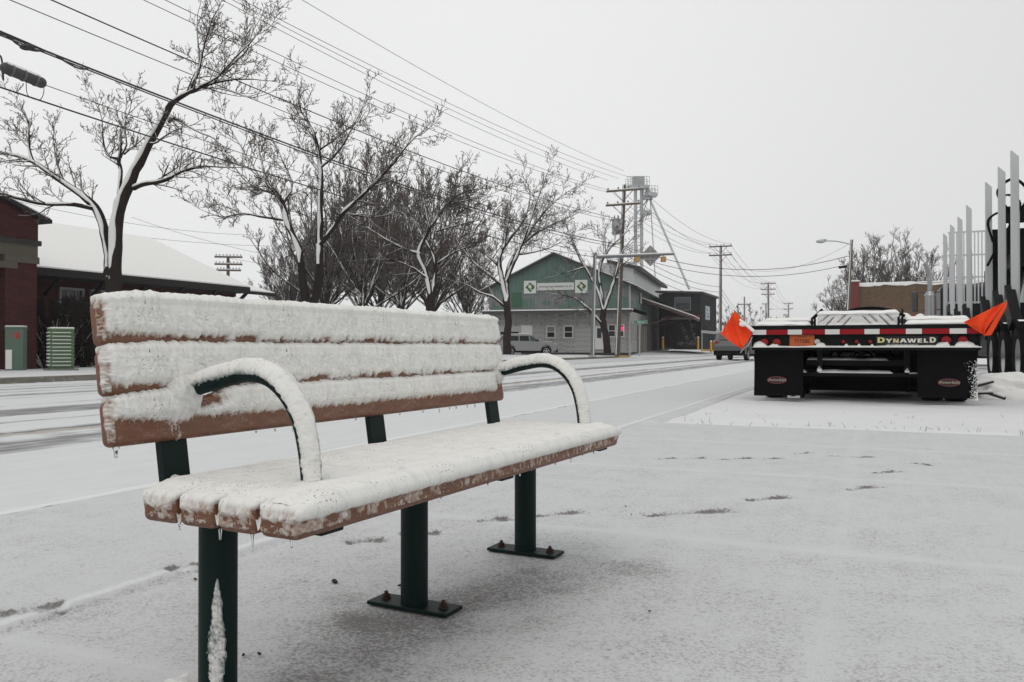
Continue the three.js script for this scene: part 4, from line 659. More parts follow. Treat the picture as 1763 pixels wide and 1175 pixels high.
  const g = new THREE.SphereGeometry(1, 90, 44, 0, 2 * PI, 0, PI / 2), p = g.attributes.position; for (let i = 0; i < p.count; i++) { const x = p.getX(i), y = p.getY(i), z = p.getZ(i), k = 1 + 0.55 * fbm2(x * 2.4 + 3, z * 2.4, 3); p.setXYZ(i, x * 1.05 * k, y * 0.34 * k + 0.04 * fbm2(x * 7, z * 7, 2) * y, z * 0.6 * k); } g.computeVertexNormals();
  part('heap', g, M.farSnow, pile); const br = std(0.05, 0.034, 0.026, 0.9);
  const sticks = [[P(-1.15, 0.12, 0.35), P(-0.6, 0.05, 0.62), 0.028], [P(-0.85, 0.06, 0.5), P(-0.2, 0.10, 0.66), 0.025], [P(-0.45, 0.18, 0.50), P(-0.22, 0.24, 0.42), 0.03], [P(-0.3, 0.10, 0.60), P(-0.12, 0.03, 0.72), 0.03], [P(-0.8, 0.20, 0.3), P(-0.55, 0.12, 0.44), 0.03]];
  for (const [a, b, r] of sticks) { const s = part('stick', rod(a, b, r, r * 0.7, 8), br, pile); part('snow', rod(a.clone().add(P(0, r * 0.8, 0.004)), b.clone().add(P(0, r * 0.7, 0.004)), r * 0.95, r * 0.6, 8), M.farSnow, s); }
}
// ------------------------------------------------------------------ buildings
const brickTex = (r, g, b, sd) => { const t = tex(512, 512, (u, v) => { const row = Math.floor(v * 32), off = (row % 2) * 0.5, col = Math.floor(u * 12 + off), fx = u * 12 + off - col, fy = v * 32 - row, m = Math.min(fx * 0.24, (1 - fx) * 0.24, fy * 0.075, (1 - fy) * 0.075) < 0.006, k = 0.75 + 0.5 * hash(col % 12, row, sd) + 0.1 * tnoise(u * 120, v * 120, 120, sd); return m ? [r * 0.8 + 0.01, g + 0.012, b + 0.012] : [r * k, g * k, b * k]; }); t.repeat.set(1 / 2.6, 1 / 2.4); return t; };
M.brick = std(1, 1, 1, 0.9, { map: brickTex(0.050, 0.0095, 0.007, 61) });
M.stone = std(0.10, 0.088, 0.066, 0.9);
const roofSheet = (pts, th) => {                         // a slab over a quadrilateral (counted round), th thick downward
  const g = new THREE.BufferGeometry(), p = []; for (const q of pts) p.push(q.x, q.y, q.z); for (const q of pts) p.push(q.x, q.y - th, q.z);
  g.setAttribute('position', new THREE.Float32BufferAttribute(p, 3)); g.setIndex([0, 1, 2, 0, 2, 3, 4, 6, 5, 4, 7, 6, 0, 4, 5, 0, 5, 1, 1, 5, 6, 1, 6, 2, 2, 6, 7, 2, 7, 3, 3, 7, 4, 3, 4, 0]);
  const n = g.toNonIndexed(); n.computeVertexNormals(); return boxUV(n);
};
// --- the brick depot across the street. local: x toward the street (w), z = -s
{
  const o = thing('brick_depot', 'long low red brick depot under a big snow covered roof', 'building', ST(0, -27, 0), -B); const Z = (s) => -s, wx = (w) => w + 27;
  part('wall', boxUV(bx(9, 3.5, 22, wx(-31.5), 1.75, Z(19.2))), M.brick, o);
  const dark = std(0.014, 0.011, 0.010, 0.8);
  const E0 = 7, E1 = 30.0, eh = 3.42, rh = 5.95, rw = -32.1;
  const roof = part('roof', [roofSheet([P(wx(-26), eh, Z(E0)), P(wx(-26), eh, Z(E1)), P(wx(rw), rh, Z(E1)), P(wx(rw), rh, Z(E0))], 0.16), roofSheet([P(wx(rw), rh, Z(E0)), P(wx(rw), rh, Z(E1)), P(wx(-38.5), eh, Z(E1)), P(wx(-38.5), eh, Z(E0))], 0.16), roofSheet([P(wx(-26.1), 3.26, Z(E1)), P(wx(-26.1), 3.26, Z(31.9)), P(wx(-30), 4.35, Z(31.0)), P(wx(-30), 4.65, Z(E1))], 0.14)], dark, o);
  part('roof_snow', [roofSheet([P(wx(-26.03), eh + 0.06, Z(E0)), P(wx(-26.03), eh + 0.06, Z(E1 - 0.03)), P(wx(rw), rh + 0.07, Z(E1 - 0.03)), P(wx(rw), rh + 0.07, Z(E0))], 0.055), roofSheet([P(wx(-26.13), 3.32, Z(E1)), P(wx(-26.13), 3.32, Z(31.85)), P(wx(-30), 4.41, Z(30.95)), P(wx(-30), 4.71, Z(E1))], 0.05)], M.farSnow, roof);
  part('fascia', [bx(0.05, 0.22, E1 - E0, wx(-26.02), eh - 0.13, Z((E0 + E1) / 2)), bx(1.2, 0.05, E1 - E0, wx(-26.6), eh - 0.24, Z((E0 + E1) / 2))], dark, o);
  for (let s = 20.5; s < 30; s += 1.9) part('eave_bracket', bar(P(wx(-26.95), 2.55, Z(s)), P(wx(-26.2), 3.18, Z(s)), 0.12, 0.12), dark, o);
  part('end_wall', bx(8, 3.0, 0.3, wx(-31), 1.5, Z(30.3)), M.brick, o);
  const win = (s, y, w, h) => { const f = part('window', [bx(0.08, h, 0.09, wx(-26.96), y, Z(s - w / 2)), bx(0.08, h, 0.09, wx(-26.96), y, Z(s + w / 2)), bx(0.08, 0.09, w + 0.09, wx(-26.955), y + h / 2, Z(s)), bx(0.10, 0.10, w + 0.15, wx(-26.945), y - h / 2, Z(s)), bx(0.05, 0.04, w, wx(-26.975), y, Z(s)), bx(0.05, h, 0.03, wx(-26.978), y, Z(s - w / 6)), bx(0.05, h, 0.03, wx(-26.978), y, Z(s + w / 6))], std(0.22, 0.22, 0.22, 0.7), o); part('pane', bx(0.02, h, w, wx(-26.99), y, Z(s)), M.glassDark, f); };
  win(21.55, 2.36, 0.95, 0.95); win(22.85, 2.36, 0.95, 0.95); win(19.7, 1.75, 0.7, 1.9); win(24.8, 2.36, 0.95, 0.95); win(26.6, 2.36, 0.95, 0.95); win(28.4, 2.36, 0.95, 0.95);
}
{ // gabled brick porch standing in front of the depot
  const o = thing('brick_porch', 'gabled red brick porch with pale stone bands beside the depot', 'building', ST(0, -24.5, 0), -B), Z = (s) => -s;
  part('pier', boxUV(bx(0.9, 3.35, 1.05, -0.45, 1.675, Z(17.8))), M.brick, o); part('pier', boxUV(bx(0.9, 3.35, 1.05, -0.45, 1.675, Z(9.0))), M.brick, o);
  part('stone_band', [bx(1.0, 0.22, 1.16, -0.45, 3.46, Z(17.8)), bx(0.96, 0.2, 0.7, -0.44, 3.25, Z(17.3)), bx(0.9, 0.38, 9.9, -0.44, 3.75, Z(13.4))], M.stone, o);
  part('gable_wall', boxUV(prism([[8.35, 3.94], [18.4, 3.94], [18.4, 4.80], [13.4, 6.5], [8.35, 4.80]], 0.8).rotateY(PI / 2).translate(-0.45, 0, 0)), M.brick, o);
  part('cornice', [bx(0.95, 0.16, 10.1, -0.42, 4.02, Z(13.4))], std(0.03, 0.026, 0.022, 0.8), o);
  part('back_wall', [boxUV(bx(0.3, 4.6, 9.6, -2.4, 2.3, Z(13.4))), boxUV(bx(2.2, 4.7, 0.3, -1.4, 2.36, Z(18.24)))], M.brick, o);
  const roof = part('roof', [roofSheet([P(0.15, 4.82, Z(18.75)), P(0.15, 6.62, Z(13.4)), P(-3, 6.62, Z(13.4)), P(-3, 4.82, Z(18.75))], 0.12), roofSheet([P(0.15, 6.62, Z(13.4)), P(0.15, 4.82, Z(8.0)), P(-3, 4.82, Z(8.0)), P(-3, 6.62, Z(13.4))], 0.12)], std(0.02, 0.016, 0.015, 0.8), o);
  part('roof_snow', [roofSheet([P(0.12, 4.88, Z(18.72)), P(0.12, 6.68, Z(13.4)), P(-3, 6.68, Z(13.4)), P(-3, 4.88, Z(18.72))], 0.05)], M.farSnow, roof);
}
// --- the co-op: green metal gable above, white clapboard below
{
  const C = THREE.MathUtils.degToRad(16), sc = Math.sin(C), cc = Math.cos(C), d0 = 68, cxp = 959;
  const org = V3((cxp - CX) / F * d0, 0.02, -d0), o = thing('farm_supply_building', 'green metal gabled building with white clapboard lower storey and green logo signs', 'building', org, -C);
  // facade marks surveyed from the photograph: px,py -> local x,y on the facade plane
  const fx = (px) => { const k = (px - CX) / F; return (k * d0 - org.x) / (cc + k * sc); }, dep = (px) => d0 - fx(px) * sc, fy = (px, py) => CAM_H + (HY - py) / F * dep(px) - 0.02;
  const xl = fx(842), xr = fx(1084), ye = fy(842, 497), yr = fy(1084, 490), xp = fx(955), yp = fy(955, 438), yb = fy(960, 537), L = 34;
  const corr = tex(512, 256, (u, v) => { const n = tnoise(u * 14, v * 7, [14, 7], 71) * 0.6 + tnoise(u * 40, v * 16, [40, 16], 72) * 0.4, grey = smooth(-0.05, 0.25, n + 0.55 - Math.abs(v - 0.22) * 3.4 - 0.25 * smooth(0.3, 0.0, Math.abs(u - 0.9))), st = 0.9 + 0.15 * tnoise(u * 300, v * 3, [300, 3], 73); return [lerp(0.095, 0.18, grey) * st, lerp(0.165, 0.19, grey) * st, lerp(0.138, 0.19, grey) * st]; });
  corr.repeat.set(1 / 12, 1 / 5.2); corr.offset.set(0.5, -0.7);
  M.corr = std(1, 1, 1, 0.6, { map: corr });
  // corrugated cladding as real ribs, panel by panel
  const ribbed = (x0, x1, bottom, topFn, z, n) => { const pos = [], uv = [], ix = []; for (let i = 0; i <= n; i++) { const x = lerp(x0, x1, i / n), dz = 0.03 * (i % 2); for (const y of [bottom, topFn(x)]) { pos.push(x, y, z + dz); uv.push(x, y); } if (i) { const a = i * 2; ix.push(a - 2, a, a - 1, a, a + 1, a - 1); } } const g = new THREE.BufferGeometry(); g.setAttribute('position', new THREE.Float32BufferAttribute(pos, 3)); g.setAttribute('uv', new THREE.Float32BufferAttribute(uv, 2)); g.setIndex(ix); const q = g.toNonIndexed(); q.computeVertexNormals(); return q; };
  const top = (x) => x < xp ? lerp(ye, yp, (x - xl) / (xp - xl)) : lerp(yp, yr, (x - xp) / (xr - xp));
  const np = 12; for (let i = 0; i < np; i++) part('metal_panel', ribbed(lerp(xl, xr, i / np), lerp(xl, xr, (i + 1) / np) - 0.01, yb, top, 0, 8), M.corr, o);
  // lower storey: clapboards, each board its own piece
  const board = tex(512, 64, (u, v) => { const n = tnoise(u * 24, v * 9, [24, 9], 75) * 0.5 + tnoise(u * 70, v * 30, [70, 30], 76) * 0.5, w = smooth(0.25, 0.6, n + 0.3 * tnoise(u * 9, v * 2, [9, 2], 77)); return [lerp(0.38, 0.25, w), lerp(0.38, 0.245, w), lerp(0.37, 0.235, w)]; }); board.repeat.set(0.16, 1.3);
  M.board = std(1, 1, 1, 0.85, { map: board }); const board2 = board.clone(); board2.offset.set(0.37, 0.5); board2.needsUpdate = true; M.board2 = std(0.88, 0.88, 0.88, 0.85, { map: board2 });
  const nb = 17, bh = (yb - 0.25) / nb; for (let i = 0; i < nb; i++) { const b = part('clapboard', boxUV(bx(xr - xl, bh + 0.035, 0.035, 0, 0, 0, 0, -0.26)), i % 2 ? M.board : M.board2, o); b.position.set((xl + xr) / 2, 0.25 + bh * (i + 0.5), -0.05); }
  part('foundation', bx(xr - xl, 0.5, 0.3, (xl + xr) / 2, 0.1, -0.2), std(0.05, 0.048, 0.045, 0.9), o);
  part('shell', [boxUV(bx(0.2, ye - 0.1, L, xl + 0.1, (ye - 0.1) / 2, -L / 2 - 0.1)), boxUV(bx(xr - xl - 0.4, ye - 0.2, 0.2, (xl + xr) / 2, (ye - 0.2) / 2, -L)), prism([[xl + 0.1, ye - 0.4], [xr - 0.1, yr - 0.4], [xp, yp - 0.2]], 0.1).translate(0, 0, -0.3)], M.corr, o);
  // side toward the street, same cladding
  const ns = 14; for (let i = 0; i < ns; i++) { const g = ribbed(L * i / ns, L * (i + 1) / ns - 0.01, yb + 0.3, () => yr - 0.05, 0, 8).rotateY(PI / 2); part('metal_panel', g.translate(xr, 0, 0), M.corr, o); }
  for (let i = 0; i < nb; i++) { const b = part('clapboard', boxUV(bx(0.03, bh + 0.02, 12, 0, 0, 0, 0, 0, 0.12)), M.board, o); b.position.set(xr - 0.06, 0.25 + bh * (i + 0.5), -6.06); }
  part('side_wall', boxUV(bx(0.1, yb + 0.4, L - 12, xr - 0.1, (yb + 0.4) / 2, -12.1 - (L - 12) / 2)), std(0.20, 0.19, 0.18, 0.9), o);
  part('corner_trim', [bx(0.14, yr, 0.14, xr + 0.03, yr / 2, 0.03), bx(0.12, yb, 0.14, xl, yb / 2, 0.03)], std(0.36, 0.37, 0.35, 0.7), o);
  // roof: two slopes, dark edge, snow
  const ov = 0.45, sl = (yp - ye) / (xp - xl), sr = (yp - yr) / (xr - xp), A = P(xl - 0.8, ye - sl * 0.8 + 0.12, ov), A2 = P(xl - 0.8, ye - sl * 0.8 + 0.12, -L), Pk = P(xp, yp + 0.12, ov), Pk2 = P(xp, yp + 0.12, -L), R = P(xr + 0.7, yr - sr * 0.7 + 0.12, ov), R2 = P(xr + 0.7, yr - sr * 0.7 + 0.12, -L), up = (v, k) => v.clone().add(P(0, k, 0));
  const roof = part('roof', [roofSheet([A, Pk, Pk2, A2], 0.16), roofSheet([Pk, R, R2, Pk2], 0.16)], std(0.03, 0.03, 0.03, 0.7), o);
  part('roof_snow', [roofSheet([up(A, 0.07), up(Pk, 0.07), up(Pk2, 0.07), up(A2, 0.07)], 0.06), roofSheet([up(Pk, 0.07), up(R, 0.07), up(R2, 0.07), up(Pk2, 0.07)], 0.06)], M.farSnow, roof);
  // raised ridge house behind
  const hx0 = xp + 2.0, hx1 = xr - 0.9, hz = -9; part('monitor', [boxUV(bx(hx1 - hx0, 2.2, L - 10, (hx0 + hx1) / 2, yr + 1.6, hz - (L - 10) / 2))], M.galv, o);
  const m0 = P(hx0 + 0.9, yr + 2.95, hz + 0.4), m1 = P(hx1 + 0.7, yr + 2.25, hz + 0.4); const mr = part('monitor_roof', [roofSheet([m0, m1, P(m1.x, m1.y, -L), P(m0.x, m0.y, -L)], 0.3)], std(0.025, 0.024, 0.024, 0.7), o); part('snow', roofSheet([up(m0, 0.06), up(m1, 0.06), P(m1.x, m1.y + 0.06, -L), P(m0.x, m0.y + 0.06, -L)], 0.05), M.farSnow, mr);
  // porch lip over the lower storey, with struts
  const lip = part('porch_lip', [bx(xr - xl + 0.6, 0.10, 1.0, (xl + xr) / 2, yb + 0.02, 0.45), bx(xr - xl + 0.6, 0.2, 0.06, (xl + xr) / 2, yb - 0.08, 0.92)], std(0.06, 0.065, 0.06, 0.8), o); part('snow', bx(xr - xl + 0.6, 0.09, 1.0, (xl + xr) / 2, yb + 0.115, 0.45), M.farSnow, lip);
  for (const px of [888, 915, 932, 962, 993, 1015, 1060]) part('strut', bar(P(fx(px), yb - 0.15, 0.8), P(fx(px), yb - 1.15, 0.02), 0.09, 0.09), std(0.26, 0.25, 0.24, 0.9), o);
  const frameM = std(0.50, 0.50, 0.48, 0.7);
  const win = (a, b, t, u, mull = true) => { const x0 = fx(a), x1 = fx(b), y1 = fy(a, t), y0 = fy(a, u), w = x1 - x0, h = y1 - y0, cx = (x0 + x1) / 2, cy = (y0 + y1) / 2; const f = part('window', [bx(0.10, h + 0.1, 0.12, x0, cy, 0.02), bx(0.10, h + 0.1, 0.12, x1, cy, 0.02), bx(w, 0.10, 0.12, cx, y1, 0.02), bx(w + 0.16, 0.10, 0.16, cx, y0, 0.03), bx(w, 0.06, 0.10, cx, cy, 0.018)], frameM, o); part('pane', bx(w, h / 2, 0.03, cx, cy + h / 4, 0.0), mull === 'curtain' ? std(0.16, 0.16, 0.155, 0.3) : M.glassDark, f); part('pane', bx(w, h / 2, 0.03, cx, cy - h / 4, 0.002), M.glassDark, f); return f; };
  win(941.5, 956, 562, 582, 'curtain'); win(971.5, 986.5, 562, 582); win(1047.5, 1060, 559.5, 580.5); const wn = win(1063, 1074.5, 559.5, 580.5);
  const door = (a, b, t, u, glass) => { const x0 = fx(a), x1 = fx(b), y1 = fy(a, t), y0 = fy(a, u), d = part('door', [bx(x1 - x0, y1 - y0, 0.08, (x0 + x1) / 2, (y0 + y1) / 2, 0.0), bx(0.1, y1 - y0 + 0.1, 0.11, x0 - 0.05, (y0 + y1) / 2 + 0.05, 0.01), bx(0.1, y1 - y0 + 0.1, 0.11, x1 + 0.05, (y0 + y1) / 2 + 0.05, 0.01)], M.whitePaint, o); if (glass) part('pane', bx((x1 - x0) * 0.62, (y1 - y0) * 0.42, 0.03, (x0 + x1) / 2, y0 + (y1 - y0) * 0.7, 0.04), M.glassDark, d); part('handle', cyl(0.03, 0.03, 0.08, 0, 0, 0, 8).rotateX(PI / 2).translate(x1 - 0.12, y0 + (y1 - y0) * 0.45, 0.07), M.galv, d); };
  door(899.5, 915, 560.5, 604, false); door(1026, 1038, 562, 602, true);
  const gd = part('garage_door', bx(fx(897) - fx(858), fy(870, 562) - 0.1, 0.07, (fx(897) + fx(858)) / 2, (fy(870, 562) + 0.1) / 2, 0.0), std(0.42, 0.42, 0.41, 0.7), o); part('pane', bx(fx(893) - fx(862), 0.22, 0.03, (fx(893) + fx(862)) / 2, fy(870, 574), 0.04), M.glassDark, gd);
  // pink lit sign behind the window
  const neonM = new THREE.MeshStandardMaterial({ color: lin(0.5, 0.02, 0.1), emissive: lin(1, 0.05, 0.28), emissiveIntensity: 0.55, roughness: 0.5 });
  const nx = fx(1069.5), ny = fy(1069, 565.5); part('neon_sign', [new THREE.TorusGeometry(0.12, 0.035, 8, 24).scale(1.5, 0.9, 1).translate(nx, ny, 0.05), bx(0.28, 0.06, 0.05, nx, ny, 0.05)], neonM, wn);
  const nl = new THREE.PointLight(new THREE.Color(1, 0.1, 0.35), 0.25, 6); nl.position.set(nx, ny, 0.25); nl.castShadow = true; o.add(nl);
  // sign boards
  const sign = (a, b, t, u, draw, w, h) => { const x0 = fx(a), x1 = fx(b), y1 = fy(a, t), y0 = fy(a, u), s = part('sign_board', bx(x1 - x0, y1 - y0, 0.06, (x0 + x1) / 2, (y0 + y1) / 2, 0.06), std(0.55, 0.58, 0.54, 0.6), o); part('sign_print', new THREE.PlaneGeometry(x1 - x0 - 0.02, y1 - y0 - 0.02).translate((x0 + x1) / 2, (y0 + y1) / 2, 0.0935), new THREE.MeshStandardMaterial({ map: canvasTex(w, h, draw), roughness: 0.6 }), s); };
  const logo = (c, w, h) => { c.fillStyle = '#c9cfc8'; c.fillRect(0, 0, w, h); c.lineJoin = 'round'; c.fillStyle = '#2c5a22'; const poly = (a) => { c.beginPath(); a.forEach(([x, y], i) => i ? c.lineTo(x * w, y * h) : c.moveTo(x * w, y * h)); c.closePath(); c.fill(); }; poly([[0.12, 0.5], [0.36, 0.28], [0.44, 0.36], [0.36, 0.46], [0.66, 0.82], [0.52, 0.9]]); c.fillStyle = '#33502c'; poly([[0.36, 0.2], [0.5, 0.13], [0.9, 0.46], [0.84, 0.6], [0.7, 0.74], [0.56, 0.6], [0.66, 0.5]]); c.strokeStyle = '#b9b98a'; c.lineWidth = w * 0.05; c.beginPath(); c.arc(0.5 * w, 0.47 * h, w * 0.12, 0, 7); c.stroke(); };
  sign(902.5, 923.5, 484, 506, logo, 128, 128); sign(990.5, 1012, 482.5, 505, logo, 128, 128);
  sign(925, 988.5, 488, 500.5, (c, w, h) => { c.fillStyle = '#c6cac4'; c.fillRect(0, 0, w, h); c.fillStyle = '#2b2b2b'; c.font = 'bold 44px sans-serif'; c.textAlign = 'center'; c.fillText('ARTHURDALE FARMERS CO-OP', w / 2, h * 0.64, w * 0.94); }, 700, 128);
  part('shutter', bx(fx(898) - fx(881), fy(890, 504) - fy(890, 529), 0.06, (fx(898) + fx(881)) / 2, (fy(890, 504) + fy(890, 529)) / 2, 0.06), std(0.035, 0.10, 0.055, 0.7), o);
  // lean-to canopy on the street side
  const c0 = P(xr + 0.05, 5.0, -7), c1 = P(xr + 4.6, 3.35, -7), c2 = P(xr + 4.6, 3.35, -17), c3 = P(xr + 0.05, 5.0, -17); const cp = part('canopy', [roofSheet([c0, c1, c2, c3], 0.25), bar(P(xr + 0.1, 2.6, -8), P(xr + 3.6, 3.55, -8), 0.12, 0.14), bar(P(xr + 0.1, 2.6, -16), P(xr + 3.6, 3.55, -16), 0.12, 0.14)], std(0.07, 0.045, 0.04, 0.8), o); part('snow', roofSheet([up(c0, 0.09), up(c1, 0.09), up(c2, 0.09), up(c3, 0.09)], 0.08), M.farSnow, cp);
  for (const z of [-1.5, -3.0]) { const f = part('window', [bx(0.08, 1.5, 0.08, xr + 0.03, 1.9, z - 0.35), bx(0.08, 1.5, 0.08, xr + 0.03, 1.9, z + 0.35), bx(0.08, 0.08, 0.8, xr + 0.03, 2.65, z), bx(0.08, 0.08, 0.8, xr + 0.03, 1.15, z)], frameM, o); part('pane', bx(0.03, 1.5, 0.7, xr + 0.0, 1.9, z), std(0.08, 0.08, 0.08, 0.3), f); }
  part('door', [bx(0.08, 2.5, 1.4, xr + 0.02, 1.3, -5.5), bx(0.08, 2.5, 1.4, xr + 0.02, 1.3, -8.2)], std(0.24, 0.21, 0.17, 0.8), o); part('wall_sign', bx(0.06, 0.9, 0.9, xr + 0.1, yr - 0.75, -6.5), std(0.45, 0.42, 0.42, 0.6), o);
}
{ // dark mill house with the drive-in bay
  const o = thing('dark_mill_house', 'black metal mill house with open drive through bay and red awning', 'building', V3((1207 - CX) / F * 80, 0.45, -80), -B), dk = dull(0.013, 0.014, 0.016, 0.6, 0.4), W = 4.1, H = 5.45, L = 8.5;
  part('wall', [bx(W - 3.6, 5.4, 0.2, -W + (W - 3.6) / 2, H / 2, -0.1), bx(0.25, H - 0.05, 0.2, -0.125, H / 2, -0.1), bx(3.6, 2.3, 0.2, -1.85 - 0.2, H - 1.15, -0.1), bx(0.2, H - 0.1, L - 0.2, -0.1, H / 2, -L / 2 - 0.1), bx(0.2, H, L, -W + 0.1, H / 2, -L / 2 - 0.1), bx(W, H, 0.2, -W / 2, H / 2, -L - 0.1)], dk, o);
  for (let i = 0; i < 14; i++) part('wall_rib', bx(0.03, H - 0.2, 0.05, 0.012, H / 2, -0.3 - i * 0.6), dk, o);
  const roof = part('roof', roofSheet([P(-W - 0.3, H + 0.35, 0.25), P(0.25, H + 0.12, 0.25), P(0.25, H + 0.12, -L - 0.2), P(-W - 0.3, H + 0.35, -L - 0.2)], 0.18), std(0.03, 0.03, 0.032, 0.6), o); part('snow', roofSheet([P(-W - 0.28, H + 0.40, 0.2), P(0.23, H + 0.17, 0.2), P(0.23, H + 0.17, -L), P(-W - 0.28, H + 0.40, -L)], 0.04), M.farSnow, roof);
  part('awning', [bx(3.7, 0.16, 0.5, -1.95, 3.22, 0.2)], std(0.16, 0.025, 0.03, 0.7), o); part('awning_sill', bx(3.7, 0.16, 0.4, -1.95, 3.02, 0.16), std(0.40, 0.38, 0.33, 0.8), o);
  const fr = part('window', [bx(1.55, 0.09, 0.08, -1.75, 5.05, 0.04), bx(1.55, 0.09, 0.08, -1.75, 3.85, 0.04), bx(0.09, 1.2, 0.08, -2.5, 4.45, 0.04), bx(0.09, 1.2, 0.08, -1.0, 4.45, 0.04)], std(0.12, 0.125, 0.13, 0.5), o); part('pane', bx(1.4, 0.5, 0.03, -1.75, 4.75, 0.03), std(0.06, 0.065, 0.07, 0.2), fr); part('pane', bx(1.4, 0.5, 0.03, -1.75, 4.18, 0.03), std(0.035, 0.037, 0.04, 0.2), fr);
  const plasticT = tex(128, 128, (u, v) => { const n = tnoise(u * 9 + v * 3, v * 5, [12, 5], 81) * 0.6 + tnoise(u * 30, v * 24, [30, 24], 82) * 0.4, k = smooth(0.25, 0.7, n) * 0.22; return [0.018 + k, 0.017 + k, 0.015 + k]; }); part('bay_curtain', new THREE.PlaneGeometry(3.45, 3.0).translate(-1.95, 1.5, -0.6), std(1, 1, 1, 0.5, { map: plasticT, side: THREE.DoubleSide }), o);
  const sg = part('sign_board', bx(0.06, 1.35, 2.3, 0.06, 3.65, -3.2), std(0.45, 0.47, 0.48, 0.6), o); part('sign_print', new THREE.PlaneGeometry(2.2, 1.25).rotateY(PI / 2).translate(0.093, 3.65, -3.2), new THREE.MeshStandardMaterial({ roughness: 0.6, map: canvasTex(128, 96, (c, w, h) => { c.fillStyle = '#b7bdc0'; c.fillRect(0, 0, w, h); c.fillStyle = '#8c979d'; c.fillRect(10, 14, 60, 18); c.fillRect(20, 46, 90, 12); c.fillStyle = '#7b6f70'; c.fillRect(30, 68, 70, 14); }) }), sg);
  part('white_band', [bx(0.06, 0.28, L, 0.04, 1.75, -L / 2), bx(0.06, 1.7, 0.3, 0.04, 0.85, -0.3)], std(0.42, 0.43, 0.43, 0.7), o);
}
{ // leg tower of the grain elevator
  const o = thing('grain_elevator_leg', 'tall grain elevator leg with railed platforms and a slanting spout', 'elevator', V3(0, 0, 0)); const d = 100, A = (x, y, dz = 0) => AT(x, y, d + dz), g = M.galv; o.position.copy(A(1100, 598)); o.position.y = 0; const L = (x, y, dz = 0) => A(x, y, dz).sub(o.position);
  part('leg_tube', rod(L(1094.5, 520), L(1094.5, 322), 0.2, 0.2, 12), g, o); part('leg_tube', rod(L(1105, 520), L(1105, 322), 0.2, 0.2, 12), g, o);
  const base = part('tower_base', boxUV(bx(7, 6.5, 6, 0, 3.2, -3)), std(0.16, 0.165, 0.17, 0.7), o);
  const rungs = []; for (let y = 345; y < 500; y += 6) rungs.push(rod(L(1095, y), L(1104.5, y), 0.03)); part('ladder', rungs, g, o);
  const plat = (x0, x1, yf, yt, n) => { const a = L(x0, yf), b = L(x1, yf), t = L(x0, yt).y, w = b.x - a.x, gs = [bx(w, 0.35, 1.6, (a.x + b.x) / 2, a.y, 0)]; for (let i = 0; i <= n; i++) for (const z of [-0.8, 0.8]) gs.push(bx(0.05, t - a.y, 0.05, lerp(a.x, b.x, i / n), (t + a.y) / 2, z)); for (const z of [-0.8, 0.8]) for (const y of [t, (t + a.y) / 2]) gs.push(bx(w, 0.05, 0.05, (a.x + b.x) / 2, y, z)); return gs; };
  part('platform', plat(1079, 1117, 323, 306, 7), g, o); part('platform', plat(1110, 1131, 336, 322, 4), g, o); part('platform', plat(1105, 1120, 367, 362, 2), g, o);
  part('leg_head', [bx(1.4, 1.3, 1.2, L(1099, 314).x, L(1099, 314).y, 0), cyl(0.6, 0.3, 1.2, L(1116, 338).x, L(1116, 335).y, 0, 12)], g, o);
  part('spout', rod(L(1119, 342), L(1187, 498, -6), 0.13, 0.13, 10), g, o); part('mast', rod(L(1120, 342), L(1131, 520, -3), 0.07), g, o); part('brace', [rod(L(1118, 340), L(1080, 390), 0.07), rod(L(1117, 341), L(1108, 364), 0.06)], g, o);
}
{ // brown building across the lot, tree behind it comes later
  const o = thing('brown_brick_building', 'flat roofed brown brick building with snow on its parapet behind the trailer', 'building', V3((1470 - CX) / F * 70, 0.0, -70), -B);
  const W = 22, H = 5.95; part('wall', boxUV(bx(W, H, 12, W / 2, H / 2, -6)), std(1, 1, 1, 0.9, { map: brickTex(0.115, 0.068, 0.038, 63) }), o);
  part('corner_pier', boxUV(bx(0.7, H + 0.25, 0.5, 0.1, (H + 0.25) / 2, 0.05)), std(0.14, 0.03, 0.025, 0.9), o);
  const N = 120, pos = [], ix = []; for (let i = 0; i <= N; i++) { const x = lerp(0.4, W, i / N), lo = H - 0.05 - 0.14 * Math.abs(Math.sin(x * 1.3)) - 0.05 * noise2(x * 3, 1); for (const [y, z] of [[lo, 0.06], [H + 0.1, 0.12], [H + 0.16, -0.1], [H + 0.1, -0.8]]) pos.push(x, y, z); if (i) for (let j = 1; j < 4; j++) { const a = i * 4 + j; ix.push(a - 5, a - 1, a - 4, a - 1, a, a - 4); } }
  const g = new THREE.BufferGeometry(); g.setAttribute('position', new THREE.Float32BufferAttribute(pos, 3)); g.setIndex(ix); g.computeVertexNormals(); part('parapet_snow', norm(g), M.farSnow, o); part('parapet_snow', bx(0.75, 0.12, 0.6, 0.1, H + 0.32, 0.05), M.farSnow, o);
}
